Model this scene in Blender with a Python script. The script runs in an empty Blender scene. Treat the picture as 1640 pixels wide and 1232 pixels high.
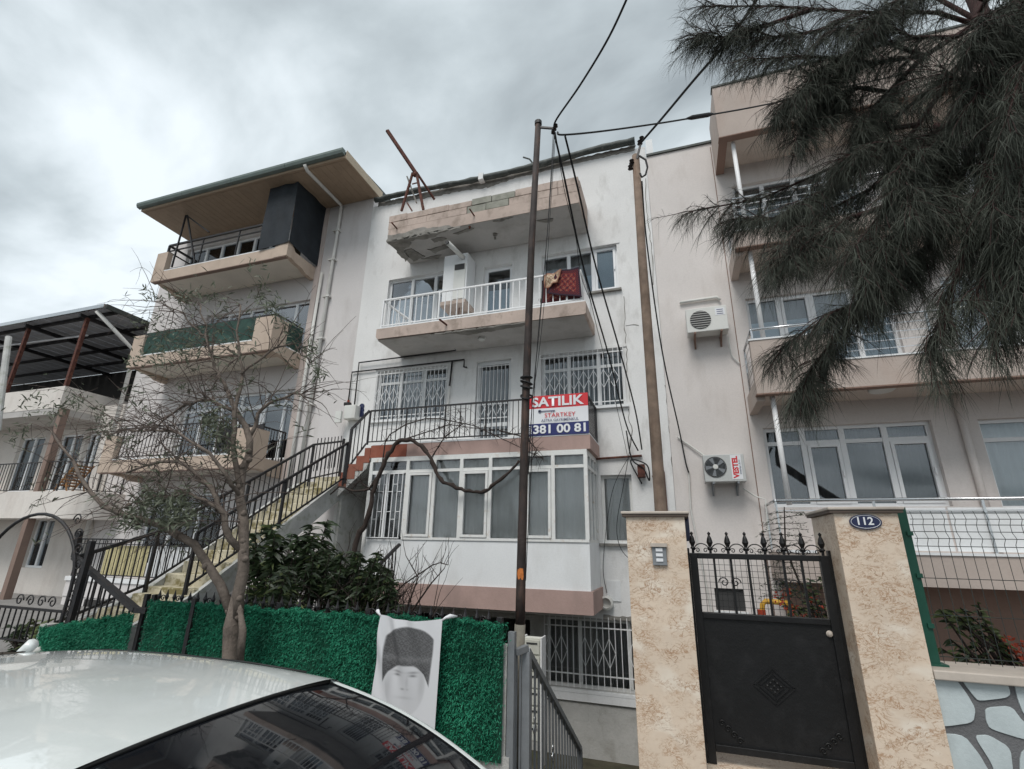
import bpy, math, random
import numpy as np
from mathutils import Vector, Matrix, Quaternion
random.seed(7); rng = np.random.default_rng(7)
scene = bpy.context.scene
col = scene.collection
R_ = math.radians

# ------------------------------------------------------------------ camera
CAM = Vector((0, 0, 1.6)); FPX = 780.0
def cam_axes(p, r, y):
    cy, sy, cp, sp, cr, sr = math.cos(y), math.sin(y), math.cos(p), math.sin(p), math.cos(r), math.sin(r)
    B = np.array([[1, 0, 0], [0, 0, -1], [0, 1, 0]], float)
    Rz = np.array([[cy, -sy, 0], [sy, cy, 0], [0, 0, 1]])
    P = np.array([[1, 0, 0], [0, cp, sp], [0, -sp, cp]])
    Rr = np.array([[cr, -sr, 0], [sr, cr, 0], [0, 0, 1]])
    return Rr @ P @ B @ Rz
AX = cam_axes(R_(18.21), R_(1.0535), R_(-18.583))
def at(x, y, Y):
    """world point at depth Y (metres from the photographer, square to the facades) seen at photo pixel x, y"""
    d = AX.T @ np.array([(x - 820) / FPX, (y - 616) / FPX, 1.0])
    d = d * (Y / d[1]); return Vector((d[0], d[1], d[2] + CAM.z))
cd = bpy.data.cameras.new('camera'); cam = bpy.data.objects.new('camera', cd); col.objects.link(cam)
cd.sensor_width = 36; cd.lens = FPX / 1640 * 36; cd.clip_start = 0.05; cd.clip_end = 2000
M = Matrix((AX[0], -AX[1], -AX[2])).transposed().to_4x4(); M.translation = CAM
cam.matrix_world = M; scene.camera = cam

# ------------------------------------------------------------------ sky, sun, exposure
SUN_EL, SUN_AZ = 55, 188        # soft sun behind cloud, behind of the photographer
w = bpy.data.worlds.new('World'); scene.world = w; w.use_nodes = True
nt = w.node_tree; nt.nodes.clear(); N = nt.nodes.new; L = nt.links.new
tc = N('ShaderNodeTexCoord'); sep = N('ShaderNodeSeparateXYZ'); L(tc.outputs['Generated'], sep.inputs[0])
zz = N('ShaderNodeMath'); zz.operation = 'ABSOLUTE'; L(sep.outputs['Z'], zz.inputs[0])
za = N('ShaderNodeMath'); za.operation = 'ADD'; L(zz.outputs[0], za.inputs[0]); za.inputs[1].default_value = 0.28
dv = N('ShaderNodeVectorMath'); dv.operation = 'DIVIDE'; L(tc.outputs['Generated'], dv.inputs[0])
cb = N('ShaderNodeCombineXYZ'); L(za.outputs[0], cb.inputs[0]); L(za.outputs[0], cb.inputs[1]); cb.inputs[2].default_value = 1
L(cb.outputs[0], dv.inputs[1])
mp = N('ShaderNodeMapping'); L(dv.outputs[0], mp.inputs[0]); mp.inputs['Location'].default_value = (3.1, 2.2, 0); mp.inputs['Scale'].default_value = (1.0, 1.25, 0.25)
n1 = N('ShaderNodeTexNoise'); n1.inputs['Scale'].default_value = 1.55; n1.inputs['Detail'].default_value = 7; n1.inputs['Roughness'].default_value = 0.50; n1.inputs['Distortion'].default_value = 0.35
L(mp.outputs[0], n1.inputs['Vector'])
cr = N('ShaderNodeValToRGB'); L(n1.outputs['Fac'], cr.inputs[0])
cr.color_ramp.elements[0].position = 0.345; cr.color_ramp.elements[0].color = (0.235, 0.265, 0.28, 1)
cr.color_ramp.elements[1].position = 0.59; cr.color_ramp.elements[1].color = (0.60, 0.65, 0.68, 1)
e = cr.color_ramp.elements.new(0.455); e.color = (0.38, 0.425, 0.445, 1)
e = cr.color_ramp.elements.new(0.53); e.color = (0.51, 0.56, 0.585, 1)
sk = N('ShaderNodeTexSky'); sk.sky_type = 'NISHITA'; sk.sun_disc = False; sk.sun_elevation = R_(SUN_EL); sk.sun_rotation = R_(SUN_AZ)
bgs = N('ShaderNodeBackground'); L(sk.outputs[0], bgs.inputs[0]); bgs.inputs[1].default_value = 0.1
bgc = N('ShaderNodeBackground'); L(cr.outputs[0], bgc.inputs[0]); bgc.inputs[1].default_value = 1.0
mx = N('ShaderNodeMixShader'); mx.inputs[0].default_value = 0.93; L(bgs.outputs[0], mx.inputs[1]); L(bgc.outputs[0], mx.inputs[2])
wo = N('ShaderNodeOutputWorld'); L(mx.outputs[0], wo.inputs[0])
sd = bpy.data.lights.new('sun', 'SUN'); sd.energy = 1.5; sd.angle = R_(28); sd.color = (1, 0.97, 0.93)
so = bpy.data.objects.new('sun', sd); col.objects.link(so)
az = R_(SUN_AZ); el = R_(SUN_EL)
sdir = Vector((math.sin(az) * math.cos(el), math.cos(az) * math.cos(el), math.sin(el)))
so.rotation_euler = sdir.to_track_quat('Z', 'Y').to_euler(); so.location = (0, -20, 30)
scene.view_settings.view_transform = 'Standard'; scene.view_settings.look = 'None'
scene.view_settings.exposure = 0.70; scene.view_settings.gamma = 1

# ------------------------------------------------------------------ materials
MATS = {}
def mat(name, c, rough=0.8, var=0.12, scale=3.0, bump=0.0, bscale=60.0, metal=0.0, stain=None, stain_amt=0.0, stain_scale=(0.8, 0.8, 0.25), spec=0.35, fine=0.06, coat=0.0, stain_pos=(0.52, 0.70), attr=None, trans=0.0):
    m = bpy.data.materials.new(name); m.use_nodes = True; t = m.node_tree; n = t.nodes.new; l = t.links.new
    b = t.nodes['Principled BSDF']; b.inputs['Roughness'].default_value = rough; b.inputs['Metallic'].default_value = metal
    b.inputs['Specular IOR Level'].default_value = spec; b.inputs['Coat Weight'].default_value = coat
    ge = n('ShaderNodeNewGeometry')
    if attr:
        a = n('ShaderNodeVertexColor'); a.layer_name = attr; cur = a.outputs[0]
    else:
        rgb = n('ShaderNodeRGB'); rgb.outputs[0].default_value = (*c, 1); cur = rgb.outputs[0]
    def noise(sc, det, ro=0.55):
        q = n('ShaderNodeTexNoise'); q.inputs['Scale'].default_value = sc; q.inputs['Detail'].default_value = det; q.inputs['Roughness'].default_value = ro
        l(ge.outputs['Position'], q.inputs['Vector']); return q
    def mixin(cur, fac, c2, blend='MIX'):
        x = n('ShaderNodeMix'); x.data_type = 'RGBA'; x.blend_type = blend
        l(fac, x.inputs[0]); l(cur, x.inputs[6])
        if hasattr(c2, 'is_output'): l(c2, x.inputs[7])
        else: x.inputs[7].default_value = (*c2, 1)
        return x.outputs[2]
    def rng_(src, a, b2, c0, c1):
        q = n('ShaderNodeMapRange'); l(src, q.inputs[0])
        for i, v in enumerate((a, b2, c0, c1)): q.inputs[i + 1].default_value = v
        return q.outputs[0]
    if var > 0:
        cur = mixin(cur, rng_(noise(scale, 5).outputs['Fac'], 0.35, 0.72, 0, 1), tuple(max(0, v * (1 - var * 2)) for v in c))
    if fine > 0:
        cur = mixin(cur, rng_(noise(bscale * 0.6, 3, 0.7).outputs['Fac'], 0.4, 0.75, 0, fine * 3), tuple(v * 0.55 for v in c))
    if stain:
        mpn = n('ShaderNodeMapping'); l(ge.outputs['Position'], mpn.inputs[0]); mpn.inputs['Scale'].default_value = stain_scale
        q = n('ShaderNodeTexNoise'); q.inputs['Scale'].default_value = 2.6; q.inputs['Detail'].default_value = 8; q.inputs['Roughness'].default_value = 0.62
        l(mpn.outputs[0], q.inputs['Vector'])
        cur = mixin(cur, rng_(q.outputs['Fac'], stain_pos[0], stain_pos[1], 0, stain_amt), stain)
    l(cur, b.inputs['Base Color'])
    if bump > 0:
        q = noise(bscale, 4, 0.65); bp = n('ShaderNodeBump'); bp.inputs['Strength'].default_value = bump; bp.inputs['Distance'].default_value = 0.02
        l(q.outputs['Fac'], bp.inputs['Height']); l(bp.outputs[0], b.inputs['Normal'])
    if trans > 0:
        tr = n('ShaderNodeBsdfTranslucent'); l(cur, tr.inputs[0]); ms = n('ShaderNodeMixShader'); ms.inputs[0].default_value = trans
        l(b.outputs[0], ms.inputs[1]); l(tr.outputs[0], ms.inputs[2]); l(ms.outputs[0], t.nodes['Material Output'].inputs[0])
    MATS[name] = m; return m
def glassmat(name, tint=(0.86, 0.89, 0.9), refl=0.07, rough=0.015):
    m = bpy.data.materials.new(name); m.use_nodes = True; t = m.node_tree; t.nodes.clear(); n = t.nodes.new; l = t.links.new
    tr = n('ShaderNodeBsdfTransparent'); tr.inputs[0].default_value = (*tint, 1)
    gl = n('ShaderNodeBsdfGlossy'); gl.inputs['Roughness'].default_value = rough; gl.inputs[0].default_value = (0.95, 0.97, 1, 1)
    ge = n('ShaderNodeNewGeometry'); q = n('ShaderNodeTexNoise'); q.inputs['Scale'].default_value = 1.3; l(ge.outputs['Position'], q.inputs['Vector'])
    bp = n('ShaderNodeBump'); bp.inputs['Strength'].default_value = 0.04; bp.inputs['Distance'].default_value = 0.03; l(q.outputs['Fac'], bp.inputs['Height']); l(bp.outputs[0], gl.inputs['Normal'])
    fr = n('ShaderNodeFresnel'); fr.inputs['IOR'].default_value = 1.5
    ad = n('ShaderNodeMath'); ad.operation = 'ADD'; l(fr.outputs[0], ad.inputs[0]); ad.inputs[1].default_value = refl - 0.04; ad.use_clamp = True
    ms = n('ShaderNodeMixShader'); l(ad.outputs[0], ms.inputs[0]); l(tr.outputs[0], ms.inputs[1]); l(gl.outputs[0], ms.inputs[2])
    o = n('ShaderNodeOutputMaterial'); l(ms.outputs[0], o.inputs[0]); MATS[name] = m; return m
mat('white_wall', (0.765, 0.76, 0.75), 0.85, 0.05, 1.1, 0.25, 45, stain=(0.40, 0.385, 0.36), stain_amt=0.48, stain_scale=(1.5, 1.5, 0.6), stain_pos=(0.52, 0.74))
mat('white_paint', (0.76, 0.77, 0.775), 0.6, 0.03, 2.0, 0.06, 60, stain=(0.45, 0.43, 0.40), stain_amt=0.25)
mat('soffit', (0.50, 0.48, 0.46), 0.9, 0.10, 1.6, 0.2, 40, stain=(0.30, 0.27, 0.24), stain_amt=0.5, stain_scale=(1, 1, 1))
mat('pink_band', (0.52, 0.42, 0.365), 0.88, 0.10, 1.6, 0.35, 40, stain=(0.25, 0.20, 0.165), stain_amt=0.75, stain_scale=(1.6, 1.6, 1.1), stain_pos=(0.50, 0.68))
mat('mauve_band', (0.44, 0.31, 0.275), 0.88, 0.08, 1.6, 0.22, 40, stain=(0.25, 0.19, 0.17), stain_amt=0.45)
mat('red_paint', (0.30, 0.095, 0.06), 0.8, 0.15, 3, 0.2, 40, stain=(0.25, 0.15, 0.11), stain_amt=0.6)
mat('left_wall', (0.645, 0.615, 0.605), 0.88, 0.04, 0.8, 0.2, 50, stain=(0.36, 0.32, 0.30), stain_amt=0.30)
mat('left_trim', (0.53, 0.425, 0.345), 0.85, 0.08, 2, 0.25, 50, stain=(0.33, 0.24, 0.18), stain_amt=0.4)
mat('left_dark_trim', (0.24, 0.17, 0.14), 0.85, 0.08, 2, 0.2, 50)
mat('far_wall', (0.70, 0.655, 0.61), 0.88, 0.05, 1.5, 0.2, 40, stain=(0.40, 0.34, 0.30), stain_amt=0.35)
mat('right_wall', (0.69, 0.645, 0.62), 0.88, 0.04, 0.8, 0.2, 50, stain=(0.42, 0.37, 0.33), stain_amt=0.32)
mat('right_trim', (0.48, 0.405, 0.36), 0.88, 0.06, 1.5, 0.2, 50, stain=(0.36, 0.26, 0.21), stain_amt=0.35)
mat('right_dark_trim', (0.26, 0.17, 0.135), 0.88, 0.06, 1.5, 0.2, 50)
mat('right_soffit', (0.60, 0.52, 0.46), 0.9, 0.05, 1.5, 0.15, 50, stain=(0.40, 0.33, 0.28), stain_amt=0.35, stain_scale=(1, 1, 1))
mat('concrete', (0.30, 0.285, 0.26), 0.95, 0.2, 4, 0.6, 30, stain=(0.14, 0.13, 0.11), stain_amt=0.7, stain_scale=(3, 3, 3))
mat('bare_block', (0.33, 0.325, 0.28), 0.95, 0.15, 5, 0.5, 40, stain=(0.20, 0.21, 0.16), stain_amt=0.6, stain_scale=(2, 2, 2))
mat('pvc', (0.80, 0.81, 0.82), 0.35, 0.02, 3, 0, spec=0.5, fine=0.02)
mat('old_frame', (0.74, 0.74, 0.72), 0.55, 0.05, 5, 0.1, 60, stain=(0.45, 0.33, 0.22), stain_amt=0.6, stain_scale=(4, 4, 4), stain_pos=(0.58, 0.72))
mat('white_rail', (0.80, 0.80, 0.80), 0.45, 0.03, 6, stain=(0.45, 0.35, 0.28), stain_amt=0.4, stain_scale=(5, 5, 5), stain_pos=(0.6, 0.75))
mat('black_iron', (0.022, 0.021, 0.023), 0.5, 0.2, 8, 0.15, 80, stain=(0.07, 0.045, 0.035), stain_amt=0.4, stain_scale=(4, 4, 4), spec=0.4)
mat('gate_iron', (0.009, 0.009, 0.0095), 0.45, 0.15, 3, 0.12, 25, stain=(0.02, 0.02, 0.021), stain_amt=0.5, stain_scale=(3, 3, 3), spec=0.35)
mat('grey_steel', (0.26, 0.275, 0.29), 0.45, 0.12, 5, 0.05, 80, metal=0.3)
mat('steel', (0.62, 0.63, 0.64), 0.22, 0.05, 5, 0, metal=0.95)
mat('gutter', (0.065, 0.075, 0.07), 0.6, 0.2, 5, 0.25, 30, stain=(0.20, 0.21, 0.20), stain_amt=0.5, stain_scale=(2, 2, 2))
mat('gutter_green', (0.16, 0.20, 0.185), 0.5, 0.12, 3, 0.05, 40)
mat('soffit_wood', (0.37, 0.275, 0.195), 0.7, 0.08, 4, 0.1, 40)
mat('tarp', (0.030, 0.036, 0.043), 0.75, 0.2, 2.5, 0.5, 9, spec=0.25)
mat('net_green', (0.03, 0.075, 0.06), 0.8, 0.3, 4, 0.4, 25)
mat('rust', (0.13, 0.05, 0.038), 0.85, 0.3, 9, 0.4, 60, stain=(0.30, 0.12, 0.06), stain_amt=0.4, stain_scale=(6, 6, 6))
mat('pole_steel', (0.046, 0.034, 0.031), 0.7, 0.3, 5, 0.35, 40, stain=(0.14, 0.075, 0.052), stain_amt=0.55, stain_scale=(5, 5, 1.2))
mat('pole_base', (0.22, 0.205, 0.17), 0.85, 0.2, 6, 0.3, 40, stain=(0.12, 0.10, 0.07), stain_amt=0.5, stain_scale=(5, 5, 2))
mat('pole_orange', (0.62, 0.20, 0.05), 0.8, 0.2, 20, 0.2, 60)
mat('pole_wood', (0.265, 0.195, 0.15), 0.9, 0.25, 5, 0.5, 50, stain=(0.16, 0.10, 0.07), stain_amt=0.65, stain_scale=(9, 9, 0.8))
mat('cable', (0.012, 0.012, 0.013), 0.6, 0, fine=0)
mat('bakelite', (0.03, 0.022, 0.02), 0.4, 0.1)
mat('left_soffit', (0.68, 0.63, 0.56), 0.9, 0.05, 2, 0.1, 50)
mat('pale_pink', (0.60, 0.51, 0.47), 0.85, 0.05, 2, 0.15, 50)
mat('verge', (0.52, 0.43, 0.32), 0.7, 0.06, 3, 0.1, 40)
def marble():
    """beige marble: cloudy ground, many short brown squiggles and a few pale patches"""
    m = mat('marble', (0.68, 0.56, 0.445), 0.38, 0.07, 2.0, 0.04, 30, fine=0.04, spec=0.4); t = m.node_tree; n = t.nodes.new; l = t.links.new
    b = t.nodes['Principled BSDF']; cur = b.inputs['Base Color'].links[0].from_socket; ge = n('ShaderNodeNewGeometry')
    mp_ = n('ShaderNodeMapping'); mp_.inputs['Rotation'].default_value = (0.3, 0.5, 0.2); mp_.inputs['Scale'].default_value = (1, 1, 1.7); l(ge.outputs['Position'], mp_.inputs[0])
    def nz(sc, det, ro, dist=0):
        q = n('ShaderNodeTexNoise'); q.inputs['Scale'].default_value = sc; q.inputs['Detail'].default_value = det; q.inputs['Roughness'].default_value = ro; q.inputs['Distortion'].default_value = dist; l(mp_.outputs[0], q.inputs['Vector']); return q.outputs['Fac']
    def mr(src, a, b_, c, d):
        q = n('ShaderNodeMapRange'); l(src, q.inputs[0]); [setattr(q.inputs[i + 1], 'default_value', v) for i, v in enumerate((a, b_, c, d))]; return q.outputs[0]
    def mth(op, a, b_):
        q = n('ShaderNodeMath'); q.operation = op
        for i, v in enumerate((a, b_)):
            if hasattr(v, 'is_output'): l(v, q.inputs[i])
            elif v is not None: q.inputs[i].default_value = v
        return q.outputs[0]
    def mixc(fac, c2):
        nonlocal cur
        x = n('ShaderNodeMix'); x.data_type = 'RGBA'; l(fac, x.inputs[0]); l(cur, x.inputs[6]); x.inputs[7].default_value = (*c2, 1); cur = x.outputs[2]
    mixc(mr(nz(3.2, 4, .5, .4), .54, .66, 0, .55), (0.76, 0.70, 0.61))
    for sc, wd, amt, c2, mk in ((8.5, .034, .95, (0.34, 0.19, 0.10), .46), (17, .042, .75, (0.40, 0.25, 0.15), .45), (5.2, .016, .95, (0.28, 0.16, 0.085), .48)):
        v = mth('ABSOLUTE', mth('SUBTRACT', nz(sc, 5, .6, 1.6), .5), None); f = mr(v, 0, wd, amt, 0); f = mth('MULTIPLY', f, mr(nz(sc * .45, 3, .5), mk, mk + .10, 0, 1)); mixc(f, c2)
    l(cur, b.inputs['Base Color'])
marble()
mat('coping', (0.52, 0.46, 0.40), 0.5, 0.1, 4, 0.08, 40, stain=(0.30, 0.26, 0.22), stain_amt=0.5, stain_scale=(2, 2, 2))
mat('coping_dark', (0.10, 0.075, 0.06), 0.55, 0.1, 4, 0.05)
mat('paving_stone', (0.50, 0.56, 0.57), 0.7, 0.06, 3, 0.15, 50, stain=(0.38, 0.43, 0.44), stain_amt=0.5, stain_scale=(2, 2, 2))
mat('mortar', (0.155, 0.155, 0.16), 0.95, 0.12, 8, 0.4, 70)
mat('mesh_green', (0.012, 0.075, 0.05), 0.45, 0.1, 6)
mat('mesh_dark', (0.035, 0.045, 0.042), 0.55, 0.1, 6)
mat('asphalt', (0.05, 0.05, 0.052), 0.95, 0.15, 2, 0.5, 90)
mat('pavement', (0.26, 0.25, 0.24), 0.95, 0.12, 2, 0.3, 60, stain=(0.15, 0.14, 0.13), stain_amt=0.5, stain_scale=(1, 1, 1))
mat('soil', (0.075, 0.068, 0.045), 1.0, 0.25, 3, 0.8, 25, stain=(0.05, 0.07, 0.03), stain_amt=0.8, stain_scale=(1, 1, 1))
mat('stone_step', (0.60, 0.545, 0.41), 0.95, 0.15, 4, 0.4, 30, stain=(0.17, 0.14, 0.05), stain_amt=0.9, stain_scale=(1.7, 1.7, 2.2), stain_pos=(0.49, 0.60))
mat('old_plaster', (0.55, 0.55, 0.53), 0.95, 0.15, 3, 0.5, 30, stain=(0.26, 0.27, 0.20), stain_amt=0.8, stain_scale=(2, 2, 2))
mat('basement_wall', (0.48, 0.475, 0.455), 0.95, 0.10, 1.5, 0.4, 30, stain=(0.24, 0.23, 0.20), stain_amt=0.6, stain_scale=(1, 1, 0.8))
mat('car_paint', (0.74, 0.78, 0.765), 0.24, 0.03, 2.5, 0, fine=0.02, bscale=200, stain=(0.64, 0.67, 0.66), stain_amt=0.35, stain_scale=(3, 3, 3), coat=1.0, spec=0.5)
mat('car_glass', (0.008, 0.009, 0.011), 0.03, 0, fine=0, spec=0.6)
mat('car_trim', (0.012, 0.012, 0.012), 0.5, 0, fine=0)
mat('tyre', (0.02, 0.02, 0.02), 0.9, 0.1)
mat('alloy', (0.5, 0.5, 0.5), 0.35, 0.05, metal=0.9)
mat('lamp_red', (0.4, 0.02, 0.02), 0.2, 0, fine=0)
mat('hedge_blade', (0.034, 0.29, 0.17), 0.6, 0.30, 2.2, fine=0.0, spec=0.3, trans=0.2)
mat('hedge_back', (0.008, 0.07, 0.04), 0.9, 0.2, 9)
mat('bark', (0.19, 0.155, 0.13), 0.95, 0.25, 9, 0.7, 45, stain=(0.08, 0.065, 0.055), stain_amt=0.6, stain_scale=(8, 8, 3))
mat('twig', (0.13, 0.10, 0.086), 0.9, 0.2, 9)
mat('vine_bark', (0.055, 0.040, 0.034), 0.95, 0.25, 12, 0.6, 50)
mat('olive_leaf', (0.16, 0.18, 0.125), 0.55, 0.3, 5, spec=0.35, trans=0.2, fine=0)
mat('shrub_leaf', (0.050, 0.078, 0.034), 0.42, 0.35, 5, spec=0.5, trans=0.2, fine=0)
mat('shrub_leaf_light', (0.15, 0.19, 0.07), 0.5, 0.3, 6, trans=0.25, fine=0)
mat('needle', (0.090, 0.100, 0.080), 0.75, 0.35, 4, spec=0.2, fine=0)
mat('casu_bark', (0.060, 0.030, 0.028), 0.95, 0.25, 10, 0.5, 50)
mat('flower_red', (0.42, 0.06, 0.025), 0.6, 0.2, 9, fine=0, trans=0.2)
mat('cloth_white', (0.72, 0.72, 0.75), 0.85, 0, fine=0, attr='print', trans=0.15)
mat('rug', (0.3, 0.1, 0.08), 0.95, 0, fine=0, attr='print', bump=0.4, bscale=120)
mat('curtain_white', (0.74, 0.74, 0.725), 0.9, 0.04, fine=0)
mat('curtain_grey', (0.30, 0.30, 0.295), 0.9, 0.06, fine=0)
mat('curtain_dark', (0.11, 0.105, 0.10), 0.9, 0.08, fine=0)
mat('film_blue', (0.47, 0.56, 0.63), 0.4, 0.05, 2, fine=0)
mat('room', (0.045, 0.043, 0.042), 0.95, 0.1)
mat('sign_red', (0.62, 0.035, 0.045), 0.5, 0.04, 2, fine=0)
mat('sign_white', (0.74, 0.75, 0.77), 0.5, 0.03, 2, fine=0)
mat('sign_blue', (0.025, 0.032, 0.14), 0.5, 0.04, 2, fine=0)
mat('enamel_blue', (0.012, 0.018, 0.065), 0.3, 0.03, 2, fine=0, coat=0.3)
mat('sign_grey', (0.16, 0.17, 0.24), 0.5, 0, fine=0)
mat('ac_white', (0.66, 0.66, 0.63), 0.5, 0.04, 3, fine=0.02, stain=(0.42, 0.40, 0.35), stain_amt=0.4)
mat('ac_dark', (0.05, 0.05, 0.05), 0.6, 0.1)
mat('wood_plank', (0.33, 0.17, 0.07), 0.7, 0.2, 6, 0.2, 50)
mat('reed', (0.60, 0.53, 0.30), 0.9, 0.12, 8, 0.3, 60)
mat('yellow_pipe', (0.55, 0.30, 0.03), 0.5, 0.05)
mat('pipe_white', (0.66, 0.65, 0.62), 0.55, 0.06, 4, stain=(0.4, 0.36, 0.30), stain_amt=0.4)
mat('letterbox', (0.62, 0.62, 0.56), 0.6, 0.06, 4, stain=(0.4, 0.38, 0.3), stain_amt=0.4)
mat('corrugated', (0.42, 0.43, 0.46), 0.6, 0.1, 3)
glassmat('glass'); glassmat('glass_bright', refl=0.22); glassmat('glass_old', tint=(0.93, 0.935, 0.93), refl=0.05, rough=0.08)

# ------------------------------------------------------------------ builders
WLOC = {}
def tag(o, label=None, cat=None, group=None, kind=None):
    if label: o['label'] = label
    if cat: o['category'] = cat
    if group: o['group'] = group
    if kind: o['kind'] = kind
    return o
def place(o, world, parent=None):
    world = Vector(world); WLOC[o.name] = world
    o.location = world - WLOC[parent.name] if parent else world
    if parent: o.parent = parent
    col.objects.link(o); return o
def thing(name, label, cat, loc, group=None):
    o = bpy.data.objects.new(name, None); o.empty_display_size = 0.2; place(o, loc); return tag(o, label, cat, group)
def mesh_np(name, v, faces):
    v = np.asarray(v, np.float32); f = np.asarray(faces, np.int32); k = f.shape[1]
    me = bpy.data.meshes.new(name); me.vertices.add(len(v)); me.vertices.foreach_set('co', v.ravel())
    me.loops.add(f.size); me.loops.foreach_set('vertex_index', f.ravel())
    me.polygons.add(len(f)); me.polygons.foreach_set('loop_start', np.arange(0, f.size, k, dtype=np.int32)); me.polygons.foreach_set('loop_total', np.full(len(f), k, np.int32))
    me.update(calc_edges=True); me.validate(); return me
def obj_np(name, v, faces, m, parent=None, smooth=False):
    v = np.asarray(v, float); o0 = np.array([(v[:, 0].min() + v[:, 0].max()) / 2, (v[:, 1].min() + v[:, 1].max()) / 2, v[:, 2].min()])
    me = mesh_np(name, v - o0, faces); me.materials.append(MATS[m])
    if smooth: me.polygons.foreach_set('use_smooth', np.ones(len(me.polygons), bool))
    return place(bpy.data.objects.new(name, me), o0, parent)
class MB:
    def __init__(s): s.v = []; s.f = []
    def add(s, vs, fs):
        k = len(s.v); s.v += [tuple(q) for q in vs]; s.f += [tuple(i + k for i in q) for q in fs]; return s
    def box(s, x0, x1, y0, y1, z0, z1):
        return s.add([(x, y, z) for z in (z0, z1) for y in (y0, y1) for x in (x0, x1)], [(0, 2, 3, 1), (4, 5, 7, 6), (0, 1, 5, 4), (2, 6, 7, 3), (0, 4, 6, 2), (1, 3, 7, 5)])
    def tube(s, pts, r, n=8, cap=True):
        pts = [Vector(p) for p in pts]; m = len(pts); rr = r if isinstance(r, (list, tuple)) else [r] * m
        prev = None; vs = []
        for i, p in enumerate(pts):
            t = (pts[min(i + 1, m - 1)] - pts[max(i - 1, 0)]).normalized()
            if prev is None: a = t.cross(Vector((0.31, 0.17, 0.93)) if abs(t.z) < 0.9 else Vector((1, 0.2, 0))).normalized()
            else: a = (prev - t * prev.dot(t)).normalized()
            prev = a; b = t.cross(a)
            vs += [p + (a * math.cos(2 * math.pi * k / n) + b * math.sin(2 * math.pi * k / n)) * rr[i] for k in range(n)]
        fs = [(i * n + k, i * n + (k + 1) % n, (i + 1) * n + (k + 1) % n, (i + 1) * n + k) for i in range(m - 1) for k in range(n)]
        if cap: fs += [tuple(range(n - 1, -1, -1)), tuple((m - 1) * n + k for k in range(n))]
        return s.add(vs, fs)
    def bar(s, a, b, w, h=None, up=(0, 0, 1)):
        a, b = Vector(a), Vector(b); h = h or w; t = (b - a).normalized(); u = Vector(up)
        if abs(t.dot(u)) > 0.97: u = Vector((0, 1, 0))
        sx = t.cross(u).normalized(); sz = sx.cross(t)
        vs = [p + sx * (i * w / 2) + sz * (j * h / 2) for p in (a, b) for i, j in ((-1, -1), (1, -1), (1, 1), (-1, 1))]
        return s.add(vs, [(0, 1, 2, 3), (7, 6, 5, 4), (0, 4, 5, 1), (1, 5, 6, 2), (2, 6, 7, 3), (3, 7, 4, 0)])
    def prism(s, poly, axis, a, b):
        """poly of 2-D points extruded along an axis from a to b"""
        n = len(poly)
        def mk(p, t): return {'x': (t, p[0], p[1]), 'y': (p[0], t, p[1]), 'z': (p[0], p[1], t)}[axis]
        vs = [mk(p, a) for p in poly] + [mk(p, b) for p in poly]
        return s.add(vs, [tuple(range(n)), tuple(range(2 * n - 1, n - 1, -1))] + [(i, n + i, n + (i + 1) % n, (i + 1) % n) for i in range(n)])
    def lathe(s, c, prof, n=12, axis='z'):
        vs = []
        for r, h in prof:
            for k in range(n):
                q = 2 * math.pi * k / n; p = (r * math.cos(q), r * math.sin(q))
                vs.append({'z': (c[0] + p[0], c[1] + p[1], c[2] + h), 'y': (c[0] + p[0], c[1] + h, c[2] + p[1]), 'x': (c[0] + h, c[1] + p[0], c[2] + p[1])}[axis])
        m = len(prof); fs = [(i * n + k, i * n + (k + 1) % n, (i + 1) * n + (k + 1) % n, (i + 1) * n + k) for i in range(m - 1) for k in range(n)]
        return s.add(vs, fs + [tuple(range(n - 1, -1, -1)), tuple((m - 1) * n + k for k in range(n))])
    def build(s, name, m, parent=None, smooth=False, bevel=0):
        v = np.array(s.v, float); o0 = Vector(((v[:, 0].min() + v[:, 0].max()) / 2, (v[:, 1].min() + v[:, 1].max()) / 2, v[:, 2].min()))
        me = bpy.data.meshes.new(name); me.from_pydata([tuple(Vector(q) - o0) for q in s.v], [], s.f); me.materials.append(MATS[m])
        import bmesh
        bm = bmesh.new(); bm.from_mesh(me); bmesh.ops.recalc_face_normals(bm, faces=bm.faces); bm.to_mesh(me); bm.free()
        if smooth:
            me.polygons.foreach_set('use_smooth', np.ones(len(me.polygons), bool))
        o = place(bpy.data.objects.new(name, me), o0, parent)
        if bevel:
            b = o.modifiers.new('bevel', 'BEVEL'); b.width = bevel; b.segments = 2; b.limit_method = 'ANGLE'
        return o
CACHE = {}
def ubox(name, c, d, m, parent, rot=None):
    """a small box piece (slat, bar, block) whose mesh is shared with its look-alikes"""
    k = ('b', tuple(round(q, 4) for q in d), m)
    if k not in CACHE:
        t = MB().box(-d[0] / 2, d[0] / 2, -d[1] / 2, d[1] / 2, -d[2] / 2, d[2] / 2)
        me = bpy.data.meshes.new(name); me.from_pydata(t.v, [], t.f); me.materials.append(MATS[m]); CACHE[k] = me
    o = bpy.data.objects.new(name, CACHE[k]); place(o, c, parent)
    if rot is not None: o.rotation_euler = rot
    return o
def ubar(name, a, b, w, m, parent):
    a, b = Vector(a), Vector(b); d = b - a; o = ubox(name, (a + b) / 2, (w, w, round(d.length, 3)), m, parent)
    o.rotation_mode = 'QUATERNION'; o.rotation_quaternion = Vector((0, 0, 1)).rotation_difference(d.normalized()); return o
def copy_tree(o, parent=None, loc=None):
    c = o.copy(); col.objects.link(c); c.parent = parent
    if loc is not None: c.location = loc
    for ch in list(o.children): copy_tree(ch, c)
    return c
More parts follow.
